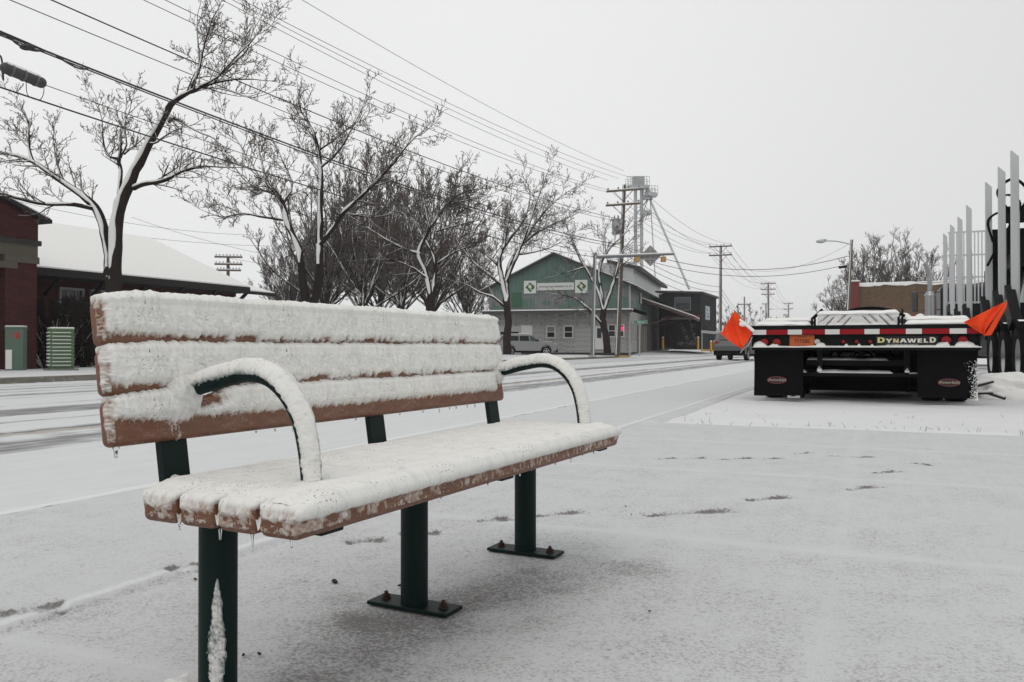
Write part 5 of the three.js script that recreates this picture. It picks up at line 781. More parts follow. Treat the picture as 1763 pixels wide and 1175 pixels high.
// ------------------------------------------------------------------ utility poles
const insul = (x, y, z) => [cyl(0.03, 0.03, 0.10, x, y + 0.05, z, 6), cyl(0.065, 0.05, 0.13, x, y + 0.14, z, 8)];
function utilityPole(base, h, lean, label, opt = {}) {
  const o = thing('utility_pole', label, 'utility pole', base, -B, 'utility poles along the street'); const r = opt.r ?? 0.16;
  part('shaft', rod(P(0, -0.1, 0), P(lean, h, 0), r * 1.15, r * 0.75, 14), M.wood, o);
  part('shaft_snow', rod(P(-r * 0.3, 0.1, r * 0.95), P(lean - r * 0.2, h, r * 0.62), r * 0.30, r * 0.2, 8), M.farSnow, o);
  const at = (y) => lean * y / h;
  for (const [y, w, n] of opt.arms ?? []) {
    const a = part('crossarm', [bx(w, 0.13, 0.11, at(y), y, r + 0.03), bar(P(at(y) - w * 0.28, y - 0.05, r + 0.03), P(at(y - 0.8), y - 0.8, r * 0.9), 0.05, 0.04), bar(P(at(y) + w * 0.28, y - 0.05, r + 0.03), P(at(y - 0.8), y - 0.8, r * 0.9), 0.05, 0.04)], M.wood, o);
    part('snow', bx(w, 0.05, 0.1, at(y), y + 0.09, r + 0.035), M.farSnow, a);
    for (let i = 0; i < n; i++) { const f = n === 1 ? 0 : i / (n - 1) * 2 - 1; part('insulator', insul(at(y) + f * (w / 2 - 0.12) + (Math.abs(f) < 0.2 ? 0.35 : 0), y + 0.07, r + 0.03), std(0.2, 0.21, 0.22, 0.4), a); }
  }
  if (opt.transformer) { const y = opt.transformer; const t = part('transformer', [cyl(0.30, 0.33, 1.1, at(y) - 0.42, y, 0.25, 20), cyl(0.36, 0.36, 0.06, at(y) - 0.42, y + 0.56, 0.25, 20), bx(0.3, 0.1, 0.2, at(y) - 0.1, y + 0.3, 0.15), bx(0.3, 0.1, 0.2, at(y) - 0.1, y - 0.3, 0.15)], M.galv, o); part('bushing', [cyl(0.06, 0.04, 0.3, at(y) - 0.55, y + 0.72, 0.25, 8), cyl(0.06, 0.04, 0.3, at(y) - 0.28, y + 0.72, 0.25, 8)], std(0.16, 0.13, 0.12, 0.4), t); }
  if (opt.lamp) { const [y, l] = opt.lamp; const a = part('lamp_arm', curveTube([P(at(y), y, 0.1), P(-l * 0.45, y + 0.28, 0.1), P(-l, y + 0.35, 0.1)], 0.045, 16), M.galv, o); part('lamp_head', [new THREE.SphereGeometry(0.34, 18, 10).scale(1, 0.42, 0.55).translate(-l - 0.22, y + 0.32, 0.1), cyl(0.12, 0.14, 0.16, -l + 0.05, y + 0.38, 0.1, 10)], M.galv, a); }
  return o;
}
const PW = -17.6;
const poles = {
  p1: utilityPole(AT(1063, 598, 62).setY(0.05), 12.75, 0.55, 'utility pole with two crossarms and a grey transformer beside the mast arm', { arms: [[12.3, 2.6, 4], [11.25, 2.6, 4]], transformer: 9.6, r: 0.17 }),
  p2: utilityPole(AT(1240, 598, 95).setY(0), 12.4, 0.1, 'utility pole with two crossarms beside the dark mill house', { arms: [[12.2, 2.6, 4], [11.2, 2.6, 4]], r: 0.18 }),
  p3: utilityPole(AT(1323, 598, 144).setY(0), 11.9, 0, 'far utility pole with three stacked crossarms', { arms: [[11.7, 2.5, 4], [10.7, 2.5, 4], [9.85, 2.2, 3]], r: 0.2 }),
  p4: utilityPole(AT(1358, 598, 200).setY(0), 11.4, 0, 'farthest utility pole with a curved lamp arm', { arms: [[11.2, 2.2, 3], [9.9, 2.2, 3]], lamp: [9.6, 4], transformer: 7.9, r: 0.17 }),
  p5: utilityPole(AT(1282, 598, 130).setY(0), 8.6, 0, 'plain far utility pole with one short crossarm', { arms: [[7.4, 2.1, 2]], r: 0.15 }),
  p6: utilityPole(AT(1319, 598, 175).setY(0), 10, 0, 'slim far utility pole close beside the pole with three crossarms', { arms: [[9.8, 1.6, 2]], r: 0.16 }),
  lamp: utilityPole(AT(1456.5, 598, 60).setY(0), 8.45, 0.42, 'leaning wooden pole with a street lamp beside the brown building', { lamp: [8.1, 1.45], r: 0.13 }),
};
poles.lamp.userData.category = 'lamp pole';
{ // old line of telegraph poles behind the depot
  const o = thing('telegraph_pole', 'old telegraph pole with three short crossarms behind the depot', 'telegraph pole', AT(392, 598, 62).setY(0), 0.15);
  part('shaft', rod(P(0, 0, 0), P(0, 7.55, 0), 0.16, 0.11, 12), M.wood, o);
  for (const [py, w] of [[443, 2.0], [455.5, 2.0], [466, 1.8]]) { const y = CAM_H + (HY - py) / F * 62, a = part('crossarm', [bx(w, 0.12, 0.1, 0.05, y, 0.12)], M.wood, o); part('snow', bx(w, 0.05, 0.1, 0.05, y + 0.085, 0.12), M.farSnow, a); for (let i = 0; i < 8; i++) part('insulator', cyl(0.04, 0.05, 0.14, 0.05 - w / 2 + 0.12 + i * (w - 0.24) / 7, y + 0.13, 0.12, 6), std(0.18, 0.19, 0.2, 0.4), a); }
}
// ------------------------------------------------------------------ overhead wires (each one its own)
const WIREGRP = 'overhead wires along the street';
function wire(a, b, sag, r, label, mat = M.wire, n = 48) {
  const pts = []; for (let i = 0; i <= n; i++) { const t = i / n; const p = a.clone().lerp(b, t); p.y -= 4 * sag * t * (1 - t); pts.push(p); }
  const o = part('overhead_wire', new THREE.TubeGeometry(new THREE.CatmullRomCurve3(pts), n, r, 5), mat); return tag(o, label, 'wire', WIREGRP);
}
const P0 = ST(8.2, -17.5, 0);                           // the next pole on this side, just out of the picture
const u1 = (px, py, d = 62) => AT(px, py, d);
function throughSpan(px0, py0, near, end, r, label) {    // a span that hangs from pole 0 to `end` and is seen to pass px0,py0 on the way
  // find the height at pole 0 that makes the span cross that bearing
  const a = P0.clone().add(V3(near * CB, 0, near * SB)); let lo = 3, hi = 22; const sag = 0.75;
  for (let k = 0; k < 40; k++) { const m = (lo + hi) / 2; let y = null; for (let i = 0; i < 200; i++) { const t0 = i / 200, t1 = (i + 1) / 200, q = (t) => { const p = V3(a.x, m, a.z).lerp(end, t); p.y -= 4 * sag * t * (1 - t); return [CX + F * p.x / -p.z, HY - F * (p.y - CAM_H) / -p.z]; }, A = q(t0), Bq = q(t1); if (A[0] <= px0 && Bq[0] >= px0) { y = lerp(A[1], Bq[1], (px0 - A[0]) / (Bq[0] - A[0])); break; } } if (y === null || y > py0) lo = m; else hi = m; }
  a.y = (lo + hi) / 2; return wire(a, end, sag, r, label, M.wire, 80);
}
const main = (k) => `bare street wire ending at the ${k} of the transformer pole`;
throughSpan(537, 120, -0.4, u1(1062, 331), 0.011, main('lower crossarm, inner insulator')); throughSpan(507, 120, -1.1, u1(1047, 331), 0.011, main('lower crossarm, outer insulator'));
throughSpan(616, 120, -1.1, u1(1047, 310), 0.010, main('upper crossarm verge end')); throughSpan(636, 120, -0.5, u1(1066, 307), 0.010, main('upper crossarm inner insulator')); throughSpan(655, 120, 0.4, u1(1095, 308), 0.010, main('upper crossarm, street side insulator')); throughSpan(728, 120, 0, u1(1075, 294), 0.010, main('very top'));
throughSpan(500, 177, -0.3, u1(1070, 378), 0.018, 'thicker insulated service cable running from pole to pole above the trees'); throughSpan(500, 196, -0.5, u1(1069, 382), 0.012, 'thin service line hanging just under the insulated service cable');
throughSpan(308, 177, -0.2, u1(1066, 421), 0.025, 'thick black telephone cable crossing the trees'); throughSpan(308, 181, -0.35, u1(1066, 426), 0.018, 'second black telephone cable lashed close under the thick one');
const spl = throughSpan(230, 226, 0.0, u1(1064, 447), 0.020, 'lowest black cable carrying the splice case');
throughSpan(285, 219, 0.1, u1(1064, 440), 0.010, 'thin messenger wire above the cable with the splice case');
{ // splice case hung on the lowest cable
  const o = thing('splice_case', 'grey cylindrical splice case hanging from the lowest street cable', 'splice case', AT(38, 129, 17.2)); const dir = AT(68, 141, 17.5).sub(AT(9, 117, 16.9)).normalize(), L = 0.36;
  part('case', [rod(dir.clone().multiplyScalar(-L), dir.clone().multiplyScalar(L), 0.115, 0.115, 20), new THREE.SphereGeometry(0.115, 16, 10).translate(...dir.clone().multiplyScalar(-L).toArray()), new THREE.SphereGeometry(0.115, 16, 10).translate(...dir.clone().multiplyScalar(L).toArray())], std(0.05, 0.05, 0.05, 0.6), o);
  part('band', [-0.25, 0, 0.25].map((k) => rod(dir.clone().multiplyScalar(k - 0.02), dir.clone().multiplyScalar(k + 0.02), 0.126, 0.126, 20)), std(0.12, 0.12, 0.12, 0.5), o);
  part('snow', rod(dir.clone().multiplyScalar(-L * 0.95).add(P(0, 0.075, 0.02)), dir.clone().multiplyScalar(L * 0.95).add(P(0, 0.075, 0.02)), 0.075, 0.075, 12), M.farSnow, o);
  part('cable_loop', [curveTube([P(-0.42, -0.1, 0), P(-0.45, 0.3, 0), P(-0.5, 0.42, 0), P(-0.7, 0.35, 0)], 0.02), curveTube([P(0.05, -0.12, 0), P(0.1, -0.42, 0), P(0.35, -0.5, 0), P(0.42, -0.25, 0), P(0.30, -0.15, 0)], 0.008)], M.wire, o);
}
{ // slack loop of lashed cable between the two upper cables
  const o = part('slack_cable', [curveTube([AT(-30, 50, 15.9), AT(8, 60, 16.2), AT(28, 75, 16.4), AT(52, 85, 16.7), AT(75, 86, 17)], 0.022, 40), curveTube([AT(-20, 45, 16), AT(48, 74, 16.8), AT(75, 86, 17), AT(92, 93, 17.3), AT(112, 106, 17.6), AT(135, 117, 18), AT(152, 116, 18.4)], 0.02, 48), new THREE.SphereGeometry(0.09, 14, 10).scale(1.7, 0.7, 1).translate(...AT(44, 80, 16.6).toArray())], M.wire); tag(o, 'slack loop of black cable tied beside the thick telephone cables', 'cable');
}
// onward spans
const onward = (from, arm, f) => `overhead wire span leaving the ${from}, ${arm} crossarm, ${f < -0.5 ? 'verge end' : f > 0.5 ? 'street end' : 'middle'}`;
const arm = (p, y, f, w) => { const q = P(f * (w / 2 - 0.12), y + 0.25, 0.2); return p.localToWorld(q); };
for (const p of Object.values(poles)) p.updateMatrixWorld(true);
for (const [y1, y2, nm] of [[12.3, 12.2, 'upper'], [11.25, 11.2, 'lower']]) for (const f of [-1, -0.33, 1]) wire(arm(poles.p1, y1, f, 2.6).add(V3(0.5, 0, 0)), arm(poles.p2, y2, f, 2.6), 0.9, 0.014, onward('transformer pole', nm, f), M.wireFar, 24);
for (const [y1, y2, nm] of [[12.2, 11.7, 'upper'], [11.2, 10.7, 'lower']]) for (const f of [-1, 0.33, 1]) wire(arm(poles.p2, y1, f, 2.6), arm(poles.p3, y2, f, 2.5), 1.3, 0.016, onward('mill house pole', nm, f), M.wireFar, 24);
for (const [y1, y2, nm] of [[11.7, 11.2, 'top'], [10.7, 9.9, 'second']]) for (const f of [-1, 1]) wire(arm(poles.p3, y1, f, 2.5), arm(poles.p4, y2, f, 2.2), 1.2, 0.018, onward('pole with three crossarms', nm, f), M.wireFar, 20);
for (const [y1, y2, nm] of [[8.2, 7.6, 'uppermost'], [7.7, 7.0, 'middle'], [7.2, 6.2, 'lowest']]) { wire(poles.p1.localToWorld(P(0.4, y1, 0)), poles.p2.localToWorld(P(0.05, y2, 0)), 0.7, 0.022, `${nm} of three telephone cable spans passing the dark mill house`, M.wireFar, 24); wire(poles.p2.localToWorld(P(0.05, y2, 0)), poles.p5.localToWorld(P(0, y2 - 2, 0)), 0.5, 0.02, `${nm} of three telephone cable spans beyond the mill house pole`, M.wireFar, 16); }
// spans over the street to the leaning lamp pole
wire(u1(1075, 424), AT(1461, 441, 60), 1.35, 0.022, 'dark cable sagging across the street to the leaning lamp pole'); wire(u1(1075, 435), AT(1461, 455, 60), 1.3, 0.020, 'lower dark cable sagging across the street to the leaning lamp pole'); wire(poles.p2.localToWorld(P(0, 10.8, 0)), AT(1463, 420, 60), 1.7, 0.010, 'thin wire from the far pole to the top of the leaning lamp pole');
wire(AT(1461, 441, 60), AT(1660, 480, 58), 0.9, 0.018, 'cable from the leaning lamp pole toward the log truck');
wire(AT(226, 374, 50), AT(1066, 381, 62.2), 3.2, 0.010, 'thin wire behind the first tree running to the transformer pole', M.wireFar); wire(AT(-40, 330, 42), AT(445, 405, 62), 0.5, 0.011, 'thin wire above the depot roof', M.wireFar); wire(AT(60, 382, 48), AT(520, 424, 62), 0.4, 0.011, 'thin wire low over the depot roof', M.wireFar); wire(AT(392, 444, 62), AT(620, 462, 80), 0.4, 0.010, 'thin wire leaving the telegraph pole', M.wireFar);
{ const o = thing('cable_terminal', 'small black cable terminal hung beside the leaning lamp pole', 'terminal', AT(1452, 459.5, 60)); part('case', rod(P(-0.28, -0.05, 0), P(0.28, 0.05, 0), 0.10, 0.10, 14), M.blackMat, o); part('snow', rod(P(-0.25, 0.03, 0.01), P(0.25, 0.13, 0.01), 0.05, 0.05, 8), M.farSnow, o); }
// ------------------------------------------------------------------ mast arm with the back of a diamond sign
{
  const d = 56, base = AT(1020, 598, d).setY(0.03), o = thing('mast_arm_pole', 'grey steel mast arm pole holding the back of a diamond warning sign', 'sign pole', base, 0), g = std(0.17, 0.175, 0.18, 0.5, { metalness: 0.3 }); const L = (x, y, dz = 0) => AT(x, y, d + dz).sub(base);
  part('pole', [rod(P(0, 0, 0), L(1024.5, 437), 0.15, 0.11, 16), cyl(0.16, 0.16, 0.05, L(1024.5, 437).x, L(1024.5, 437).y, 0, 16)], g, o); part('base_plate', cyl(0.28, 0.28, 0.12, 0, 0.06, 0, 16), M.galv, o);
  const arm = part('arm', rod(L(1026, 443), L(1161, 437.5), 0.115, 0.075, 14), g, o); part('snow', rod(L(1030, 440.5), L(1160, 435.5), 0.07, 0.05, 10), M.farSnow, arm); part('pole_snow', rod(P(0.06, 0.1, 0.135), L(1025, 440).add(P(0.03, 0, 0.095)), 0.03, 0.025, 8), M.farSnow, o);
  const dm = part('sign_panel', bx(1.02, 1.02, 0.02, 0, 0, 0, 0, 0, PI / 4), std(0.27, 0.255, 0.235, 0.5, { metalness: 0.3 }), o); dm.position.copy(L(1120, 440.5, 0.25)); part('sign_bracket', [bx(0.06, 1.1, 0.05, L(1120, 440).x, L(1120, 440.5).y, -0.14), bx(0.9, 0.06, 0.05, L(1120, 440).x, L(1120, 446).y, -0.14)], M.galv, o);
  for (const px of [1097.5, 1142.5]) { const b = part('beacon', [rb(0.34, 0.36, 0.3, 0, 0, 0, 0.04), cyl(0.13, 0.13, 0.12, 0, -0.0, -0.2, 12).rotateX(0)], std(0.40, 0.23, 0.07, 0.6), o); b.position.copy(L(px, 446.5, 0.1)); part('hanger', cyl(0.03, 0.03, 0.2, 0, 0.2, 0, 6), M.galv, b); }
}
{ // street name sign
  const d = 60, base = AT(1101, 598, d).setY(0.05), o = thing('street_name_sign', 'green street name sign on a thin post at the corner', 'street sign', base, 0); part('post', rod(P(0, 0, 0), P(0.05, 2.75, 0), 0.035, 0.035, 10), M.galv, o);
  const b = part('blade', bx(0.98, 0.26, 0.02, 0.1, 2.46, 0.04), std(0.006, 0.12, 0.06, 0.5), o); part('blade_print', new THREE.PlaneGeometry(0.96, 0.245).translate(0.1, 2.46, 0.0535), new THREE.MeshStandardMaterial({ roughness: 0.5, map: canvasTex(384, 96, (c, w, h) => { c.fillStyle = '#0d6b4a'; c.fillRect(0, 0, w, h); c.strokeStyle = '#cfe3d8'; c.lineWidth = 4; c.strokeRect(4, 4, w - 8, h - 8); c.fillStyle = '#dfeee6'; c.font = 'bold 62px sans-serif'; c.textAlign = 'center'; c.fillText('Walnut', w * 0.5, 70); c.font = 'bold 34px sans-serif'; c.fillText('E', 38, 50); c.fillText('ST', w - 42, 50); }) }), b); part('blade', bx(0.02, 0.2, 0.8, 0.05, 2.68, 0), std(0.02, 0.16, 0.10, 0.5), o);
}
// bollards
{
  const mk = (px, py0, py1, d, label) => { const h = (py1 - py0) / F * d, y0 = CAM_H + (HY - py1) / F * d, o = thing('bollard', label, 'bollard', AT(px, 598, d).setY(y0 - 0.1), 0, 'yellow bollards by the mill house'); part('post', cyl(0.11, 0.11, h + 0.05, 0, h / 2 + 0.1, 0, 16), M.yellow, o); part('snow_cap', new THREE.SphereGeometry(0.11, 14, 8, 0, 2 * PI, 0, PI / 2).translate(0, h + 0.12, 0), M.farSnow, o); return o; };
  mk(1141.5, 582, 601.5, 77, 'yellow bollard at the co-op side of the drive through bay'); mk(1202, 582, 601.5, 77, 'yellow bollard at the far side of the drive through bay');
  for (const px of [1224.5, 1230.5, 1236]) mk(px, 589, 607, 76, 'yellow bollard in the row of three beside the mill house wall'); const b = part('yellow_rail', bx(1.2, 0.14, 0.14, 0, 0, 0), M.yellow); b.position.copy(AT(1218, 603.5, 76.5)); tag(b, 'low yellow rail joining the bollards beside the mill house', 'rail');
}
// utility boxes on the far verge
{
  const gr = std(0.10, 0.155, 0.118, 0.6), g2 = std(0.10, 0.17, 0.085, 0.6);
  const a = thing('utility_box', 'plain grey green utility cabinet with red warning stickers on the far verge', 'utility box', AT(27, 598, 25).setY(0), 0.3);
  part('cabinet', rb(0.5, 1.27, 0.42, 0, 0.635, 0, 0.03, 2), gr, a); part('cap', [rb(0.53, 0.08, 0.45, 0, 1.275, 0, 0.03, 2)], gr, a); part('snow_cap', rb(0.5, 0.04, 0.42, 0, 1.325, 0, 0.018, 2), M.farSnow, a); part('warning_sticker', bx(0.10, 0.2, 0.006, 0.10, 1.05, 0.2125), std(0.40, 0.03, 0.02, 0.6), a); part('warning_sticker', bx(0.03, 0.2, 0.006, -0.05, 1.07, 0.2125), std(0.40, 0.06, 0.04, 0.6), a); const sg = rb(0.17, 0.58, 0.02, -0.14, 0.33, 0.214, 0.009, 2); const sp = part('plaster_snow', sg, M.farSnow, a);
  const b = thing('utility_box', 'ribbed green utility cabinet with louvred sides caked in snow on the far verge', 'utility box', AT(104, 598, 25).setY(0), 0.62);
  part('cabinet', rb(0.62, 1.18, 0.72, 0, 0.62, 0, 0.02, 2), g2, b); part('pad', rb(0.85, 0.06, 0.95, 0, 0.02, 0, 0.01), std(0.2, 0.2, 0.19, 0.9), b); part('cap', rb(0.66, 0.06, 0.76, 0, 1.22, 0, 0.025, 2), g2, b); part('snow_cap', rb(0.64, 0.05, 0.74, 0, 1.27, 0, 0.022, 2), M.farSnow, b);
  for (let i = 0; i < 10; i++) { const y = 0.13 + i * 0.108, l1 = part('louvre', rb(0.56, 0.05, 0.05, 0, y, 0.365, 0.018, 2), g2, b), l2 = part('louvre', rb(0.05, 0.05, 0.66, 0.315, y, 0, 0.018, 2), g2, b), l3 = part('louvre', rb(0.05, 0.05, 0.66, -0.315, y, 0, 0.018, 2), g2, b); part('snow', rb(0.05, 0.04, 0.64, -0.325, y + 0.035, 0, 0.016, 2), M.farSnow, l3); part('snow', rb(0.5, 0.022, 0.04, -0.02, y + 0.03, 0.375, 0.01, 1), M.farSnow, l1); }
}
// ------------------------------------------------------------------ vehicles
function suv(label, pos, turn, paint) {                 // local: +x ahead
  const o = thing('parked_car', label, 'car', pos, turn); const Lp = [[-2.28, 0.55], [-2.30, 0.85], [-2.22, 1.05], [-2.05, 1.22], [-1.82, 1.60], [-1.55, 1.68], [0.0, 1.69], [0.35, 1.60], [1.02, 1.12], [1.45, 1.08], [2.0, 0.98], [2.24, 0.85], [2.32, 0.62], [2.28, 0.36], [1.82, 0.30], [1.80, 0.50], [1.68, 0.72], [1.42, 0.80], [1.16, 0.72], [1.04, 0.50], [1.02, 0.28], [-0.98, 0.28], [-1.0, 0.5], [-1.12, 0.72], [-1.38, 0.80], [-1.64, 0.72], [-1.76, 0.5], [-1.78, 0.30], [-2.2, 0.36]];
  part('body', prism(Lp, 1.82, 0.10), paint, o); part('snow', rb(1.7, 0.05, 1.35, -0.75, 1.70, 0, 0.025, 2), M.farSnow, o); part('snow', rb(0.9, 0.03, 1.3, 1.45, 1.10, 0, 0.015, 1), M.farSnow, o);
  for (const z of [-1, 1]) { const w = (pts) => prism(pts, 0.03).translate(0, 0, z * 0.90); part('side_window', w([[-1.62, 1.18], [-0.75, 1.16], [-0.75, 1.54], [-1.45, 1.54]]), M.glassDark, o); part('side_window', w([[-0.66, 1.16], [0.10, 1.14], [0.02, 1.55], [-0.66, 1.55]]), M.glassDark, o); part('side_window', w([[0.18, 1.14], [0.86, 1.12], [0.36, 1.50], [0.10, 1.54]]), std(0.05, 0.075, 0.065, 0.15), o); part('sill_trim', prism([[-1.0, 0.26], [1.05, 0.26], [1.05, 0.40], [-1.0, 0.40]], 0.03).translate(0, 0, z * 0.905), M.blackMat, o); part('mirror', rb(0.14, 0.14, 0.2, 0.72, 1.2, z * 1.0, 0.04), M.blackMat, o); part('tail_light', rb(0.12, 0.24, 0.25, -2.18, 1.02, z * 0.74, 0.03), M.red, o); part('headlight', rb(0.3, 0.12, 0.3, 2.1, 0.92, z * 0.68, 0.04), std(0.5, 0.5, 0.5, 0.2), o); part('door_handle', rb(0.18, 0.03, 0.04, -0.45, 1.02, z * 0.915, 0.01), paint, o); }
  part('rear_window', bx(0.02, 0.42, 1.3, -1.98, 1.40, 0, 0, 0, -0.55), M.glassDark, o); part('bumper', [rb(0.2, 0.28, 1.8, -2.22, 0.45, 0, 0.05), rb(0.2, 0.26, 1.8, 2.24, 0.42, 0, 0.05)], M.blackMat, o);
  for (const x of [1.42, -1.38]) for (const z of [-0.80, 0.80]) { const t = part('wheel', new THREE.LatheGeometry([[0.20, -0.10], [0.32, -0.11], [0.35, -0.08], [0.355, 0], [0.35, 0.08], [0.32, 0.11], [0.20, 0.10]].map(([a, b]) => new THREE.Vector2(a, b)), 30).rotateX(PI / 2).translate(x, 0.355, z), M.rubber, o); const sp = [cyl(0.05, 0.05, 0.03, 0, 0, 0, 10).rotateX(PI / 2)]; for (let i = 0; i < 5; i++) sp.push(bx(0.06, 0.22, 0.03, 0, 0.12, 0).rotateZ(i * 2 * PI / 5)); sp.push(new THREE.TorusGeometry(0.225, 0.022, 6, 24)); part('rim', merge(sp).translate(x, 0.355, z + Math.sign(z) * 0.085), std(0.5, 0.5, 0.5, 0.35, { metalness: 0.4 }), t); part('hub_shade', cyl(0.2, 0.2, 0.02, 0, 0, 0, 20).rotateX(PI / 2).translate(x, 0.355, z), M.blackMat, t); }
  return o;
}
suv('silver sport utility vehicle parked in front of the clapboard wall behind a tree', AT(907, 598, 65).setY(0.02), 0.10, std(0.27, 0.27, 0.275, 0.35, { metalness: 0.4 }));
suv('dark grey car seen from behind beyond the orange flag in the street', AT(1271, 598, 50).setY(-0.09), PI / 2 - B - 0.08, std(0.10, 0.105, 0.11, 0.35, { metalness: 0.3 }));
// ------------------------------------------------------------------ bare trees with snow on the limbs
M.bark = dull(0.030, 0.024, 0.021, 0.95, 0.2);
M.twig = dull(0.125, 0.102, 0.091, 0.95, 0.2);
M.limbSnow = M.farSnow;
function growTree(name, label, base, limbs, opt) {
  // limbs: polylines of [x, y, z, radius] in metres from the foot of the tree
  const R = rng(opt.seed), o = thing(name, label, 'tree', base, 0, opt.group), wood = new Tubes(), twig = new Tubes(), snow = new Tubes();
  const wind = V3(-0.25, 0.55, 0.80).normalize(); let count = 0, limit = 0; const cap = (opt.cap ?? 9000) / limbs.filter((l) => !l.trunk).length, minR = opt.minR ?? 0.006;
  const coat = (pts, rad, k, sides) => snow.add(pts, rad.map((r, i) => r * k * clamp(0.80 + 0.75 * noise3(pts[i][0] * 2.9, pts[i][1] * 2.9, pts[i][2] * 2.9 + 3), 0.02, 1.12)), sides, (i, tx, ty, tz) => { const d = wind.x * tx + wind.y * ty + wind.z * tz; let x = wind.x - d * tx, y = wind.y - d * ty, z = wind.z - d * tz; const l = Math.hypot(x, y, z) || 1, s = rad[i] * (1.12 - k * 0.62) / l; return [x * s, y * s, z * s]; });
  const curve = (a) => { const c = new THREE.CatmullRomCurve3(a.map((q) => V3(q[0], q[1], q[2])), false, 'centripetal'), n = Math.max(4, Math.round(c.getLength() / 0.22)), pts = [], rad = []; for (let i = 0; i <= n; i++) { const t = i / n, p = c.getPoint(t), f = t * (a.length - 1), k = Math.min(a.length - 2, Math.floor(f)); const r = lerp(a[k][3], a[k + 1][3], f - k) * (1 + 0.08 * noise2(t * 19 + a[0][0] * 3, opt.seed)); pts.push([p.x + 0.02 * noise2(t * n * 0.7, 1 + opt.seed), p.y, p.z + 0.02 * noise2(t * n * 0.7, 5)]); rad.push(r); } return [pts, rad]; };
  function sprout(p, dir, len, r, lvl) {
    if (count > limit) return; count++;
    const n = lvl === 0 ? 5 : lvl === 1 ? 3 : 2, pts = [[p[0], p[1], p[2]]], rad = [r]; let d = dir.clone(), q = V3(...p); const up = opt.up ?? 0.10, kink = opt.kink ?? 0.34;
    for (let i = 1; i <= n; i++) { d.x += (R() - 0.5) * kink; d.y += (R() - 0.5) * kink + up * (lvl + 0.6); d.z += (R() - 0.5) * kink; d.normalize(); q = q.clone().addScaledVector(d, len / n); pts.push([q.x, q.y, q.z]); rad.push(Math.max(minR * 0.8, r * (1 - 0.75 * i / n))); }
    (lvl === 0 ? wood : twig).add(pts, rad, lvl === 0 ? 5 : 3); if (lvl < (opt.snowLvl ?? 1)) coat(pts, rad, lvl ? 0.6 : 0.58, lvl === 0 ? 4 : 3);
    if (lvl >= (opt.levels ?? 3)) return;
    const gap = [opt.g0 ?? 0.20, opt.g1 ?? 0.13, opt.g2 ?? 0.10][lvl], m = Math.round(len / gap);
    for (let k = 0; k < m; k++) { const t = lvl === 0 ? 0.15 + 0.85 * (k + R()) / m : 0.08 + 0.9 * (k + R()) / m, f = Math.min(n - 0.001, t * n), i = Math.floor(f), a = pts[i], b = pts[i + 1], s = f - i, at = [lerp(a[0], b[0], s), lerp(a[1], b[1], s), lerp(a[2], b[2], s)];
      const along = V3(b[0] - a[0], b[1] - a[1], b[2] - a[2]).normalize(), side = V3(R() - 0.5, R() - 0.5, R() - 0.5).cross(along).normalize(), nd = along.multiplyScalar(0.5 + 0.5 * R()).addScaledVector(side, 0.75 + 0.4 * R()); nd.y += 0.15 + (opt.lift ?? 0.1); nd.normalize();
      sprout(at, nd, len * (0.28 + 0.30 * R()) * (1.15 - 0.5 * t), Math.max(minR, rad[i] * 0.55), lvl + 1); }
  }
  for (const lb of limbs) {
    const a = lb.pts ?? lb, [pts, rad] = curve(a), bare = lb.bare ?? 0.35; wood.add(pts, rad, 9); if (!lb.trunk) coat(pts, rad, lb.k ?? 0.62, 7);
    if (lb.trunk) continue; let L = 0; for (let i = 1; i < pts.length; i++) L += Math.hypot(pts[i][0] - pts[i - 1][0], pts[i][1] - pts[i - 1][1], pts[i][2] - pts[i - 1][2]);
    limit = count + cap; let m = Math.max(1, Math.round(L * (1 - bare) / (lb.gap ?? opt.gap ?? 0.30))); if ((m + 1) % 7 === 0) m++;
    for (let k0 = 0; k0 <= m; k0++) { const k = (k0 * 7) % (m + 1), t = bare + (1 - bare) * (k + 0.6 * R()) / (m + 0.6), f = Math.min(pts.length - 1.01, t * (pts.length - 1)), i = Math.floor(f), b = pts[i + 1], along = V3(b[0] - pts[i][0], b[1] - pts[i][1], b[2] - pts[i][2]).normalize(), side = V3(R() - 0.5, R() - 0.5, R() - 0.5).cross(along).normalize(), nd = along.clone().multiplyScalar(0.55 + 0.5 * R()).addScaledVector(side, 0.8); nd.y += (opt.lift ?? 0.1); nd.normalize();
      sprout(pts[i], nd, (opt.len ?? 1.5) * (0.55 + 0.6 * R()) * (1.1 - 0.45 * t), Math.max(minR * 1.6, Math.min(rad[i] * 0.5, 0.03)), 0); }
    limit += 60; const e = pts[pts.length - 1], f = pts[pts.length - 2]; sprout(e, V3(e[0] - f[0], e[1] - f[1], e[2] - f[2]).normalize(), (opt.len ?? 1.5) * 0.8, rad[rad.length - 1], 0);
  }
  part('trunk', wood.build(), M.bark, o); part('crown', twig.build(), opt.dark ? M.bark : M.twig, o); part('snow', snow.build(), M.limbSnow, o); return o;
}
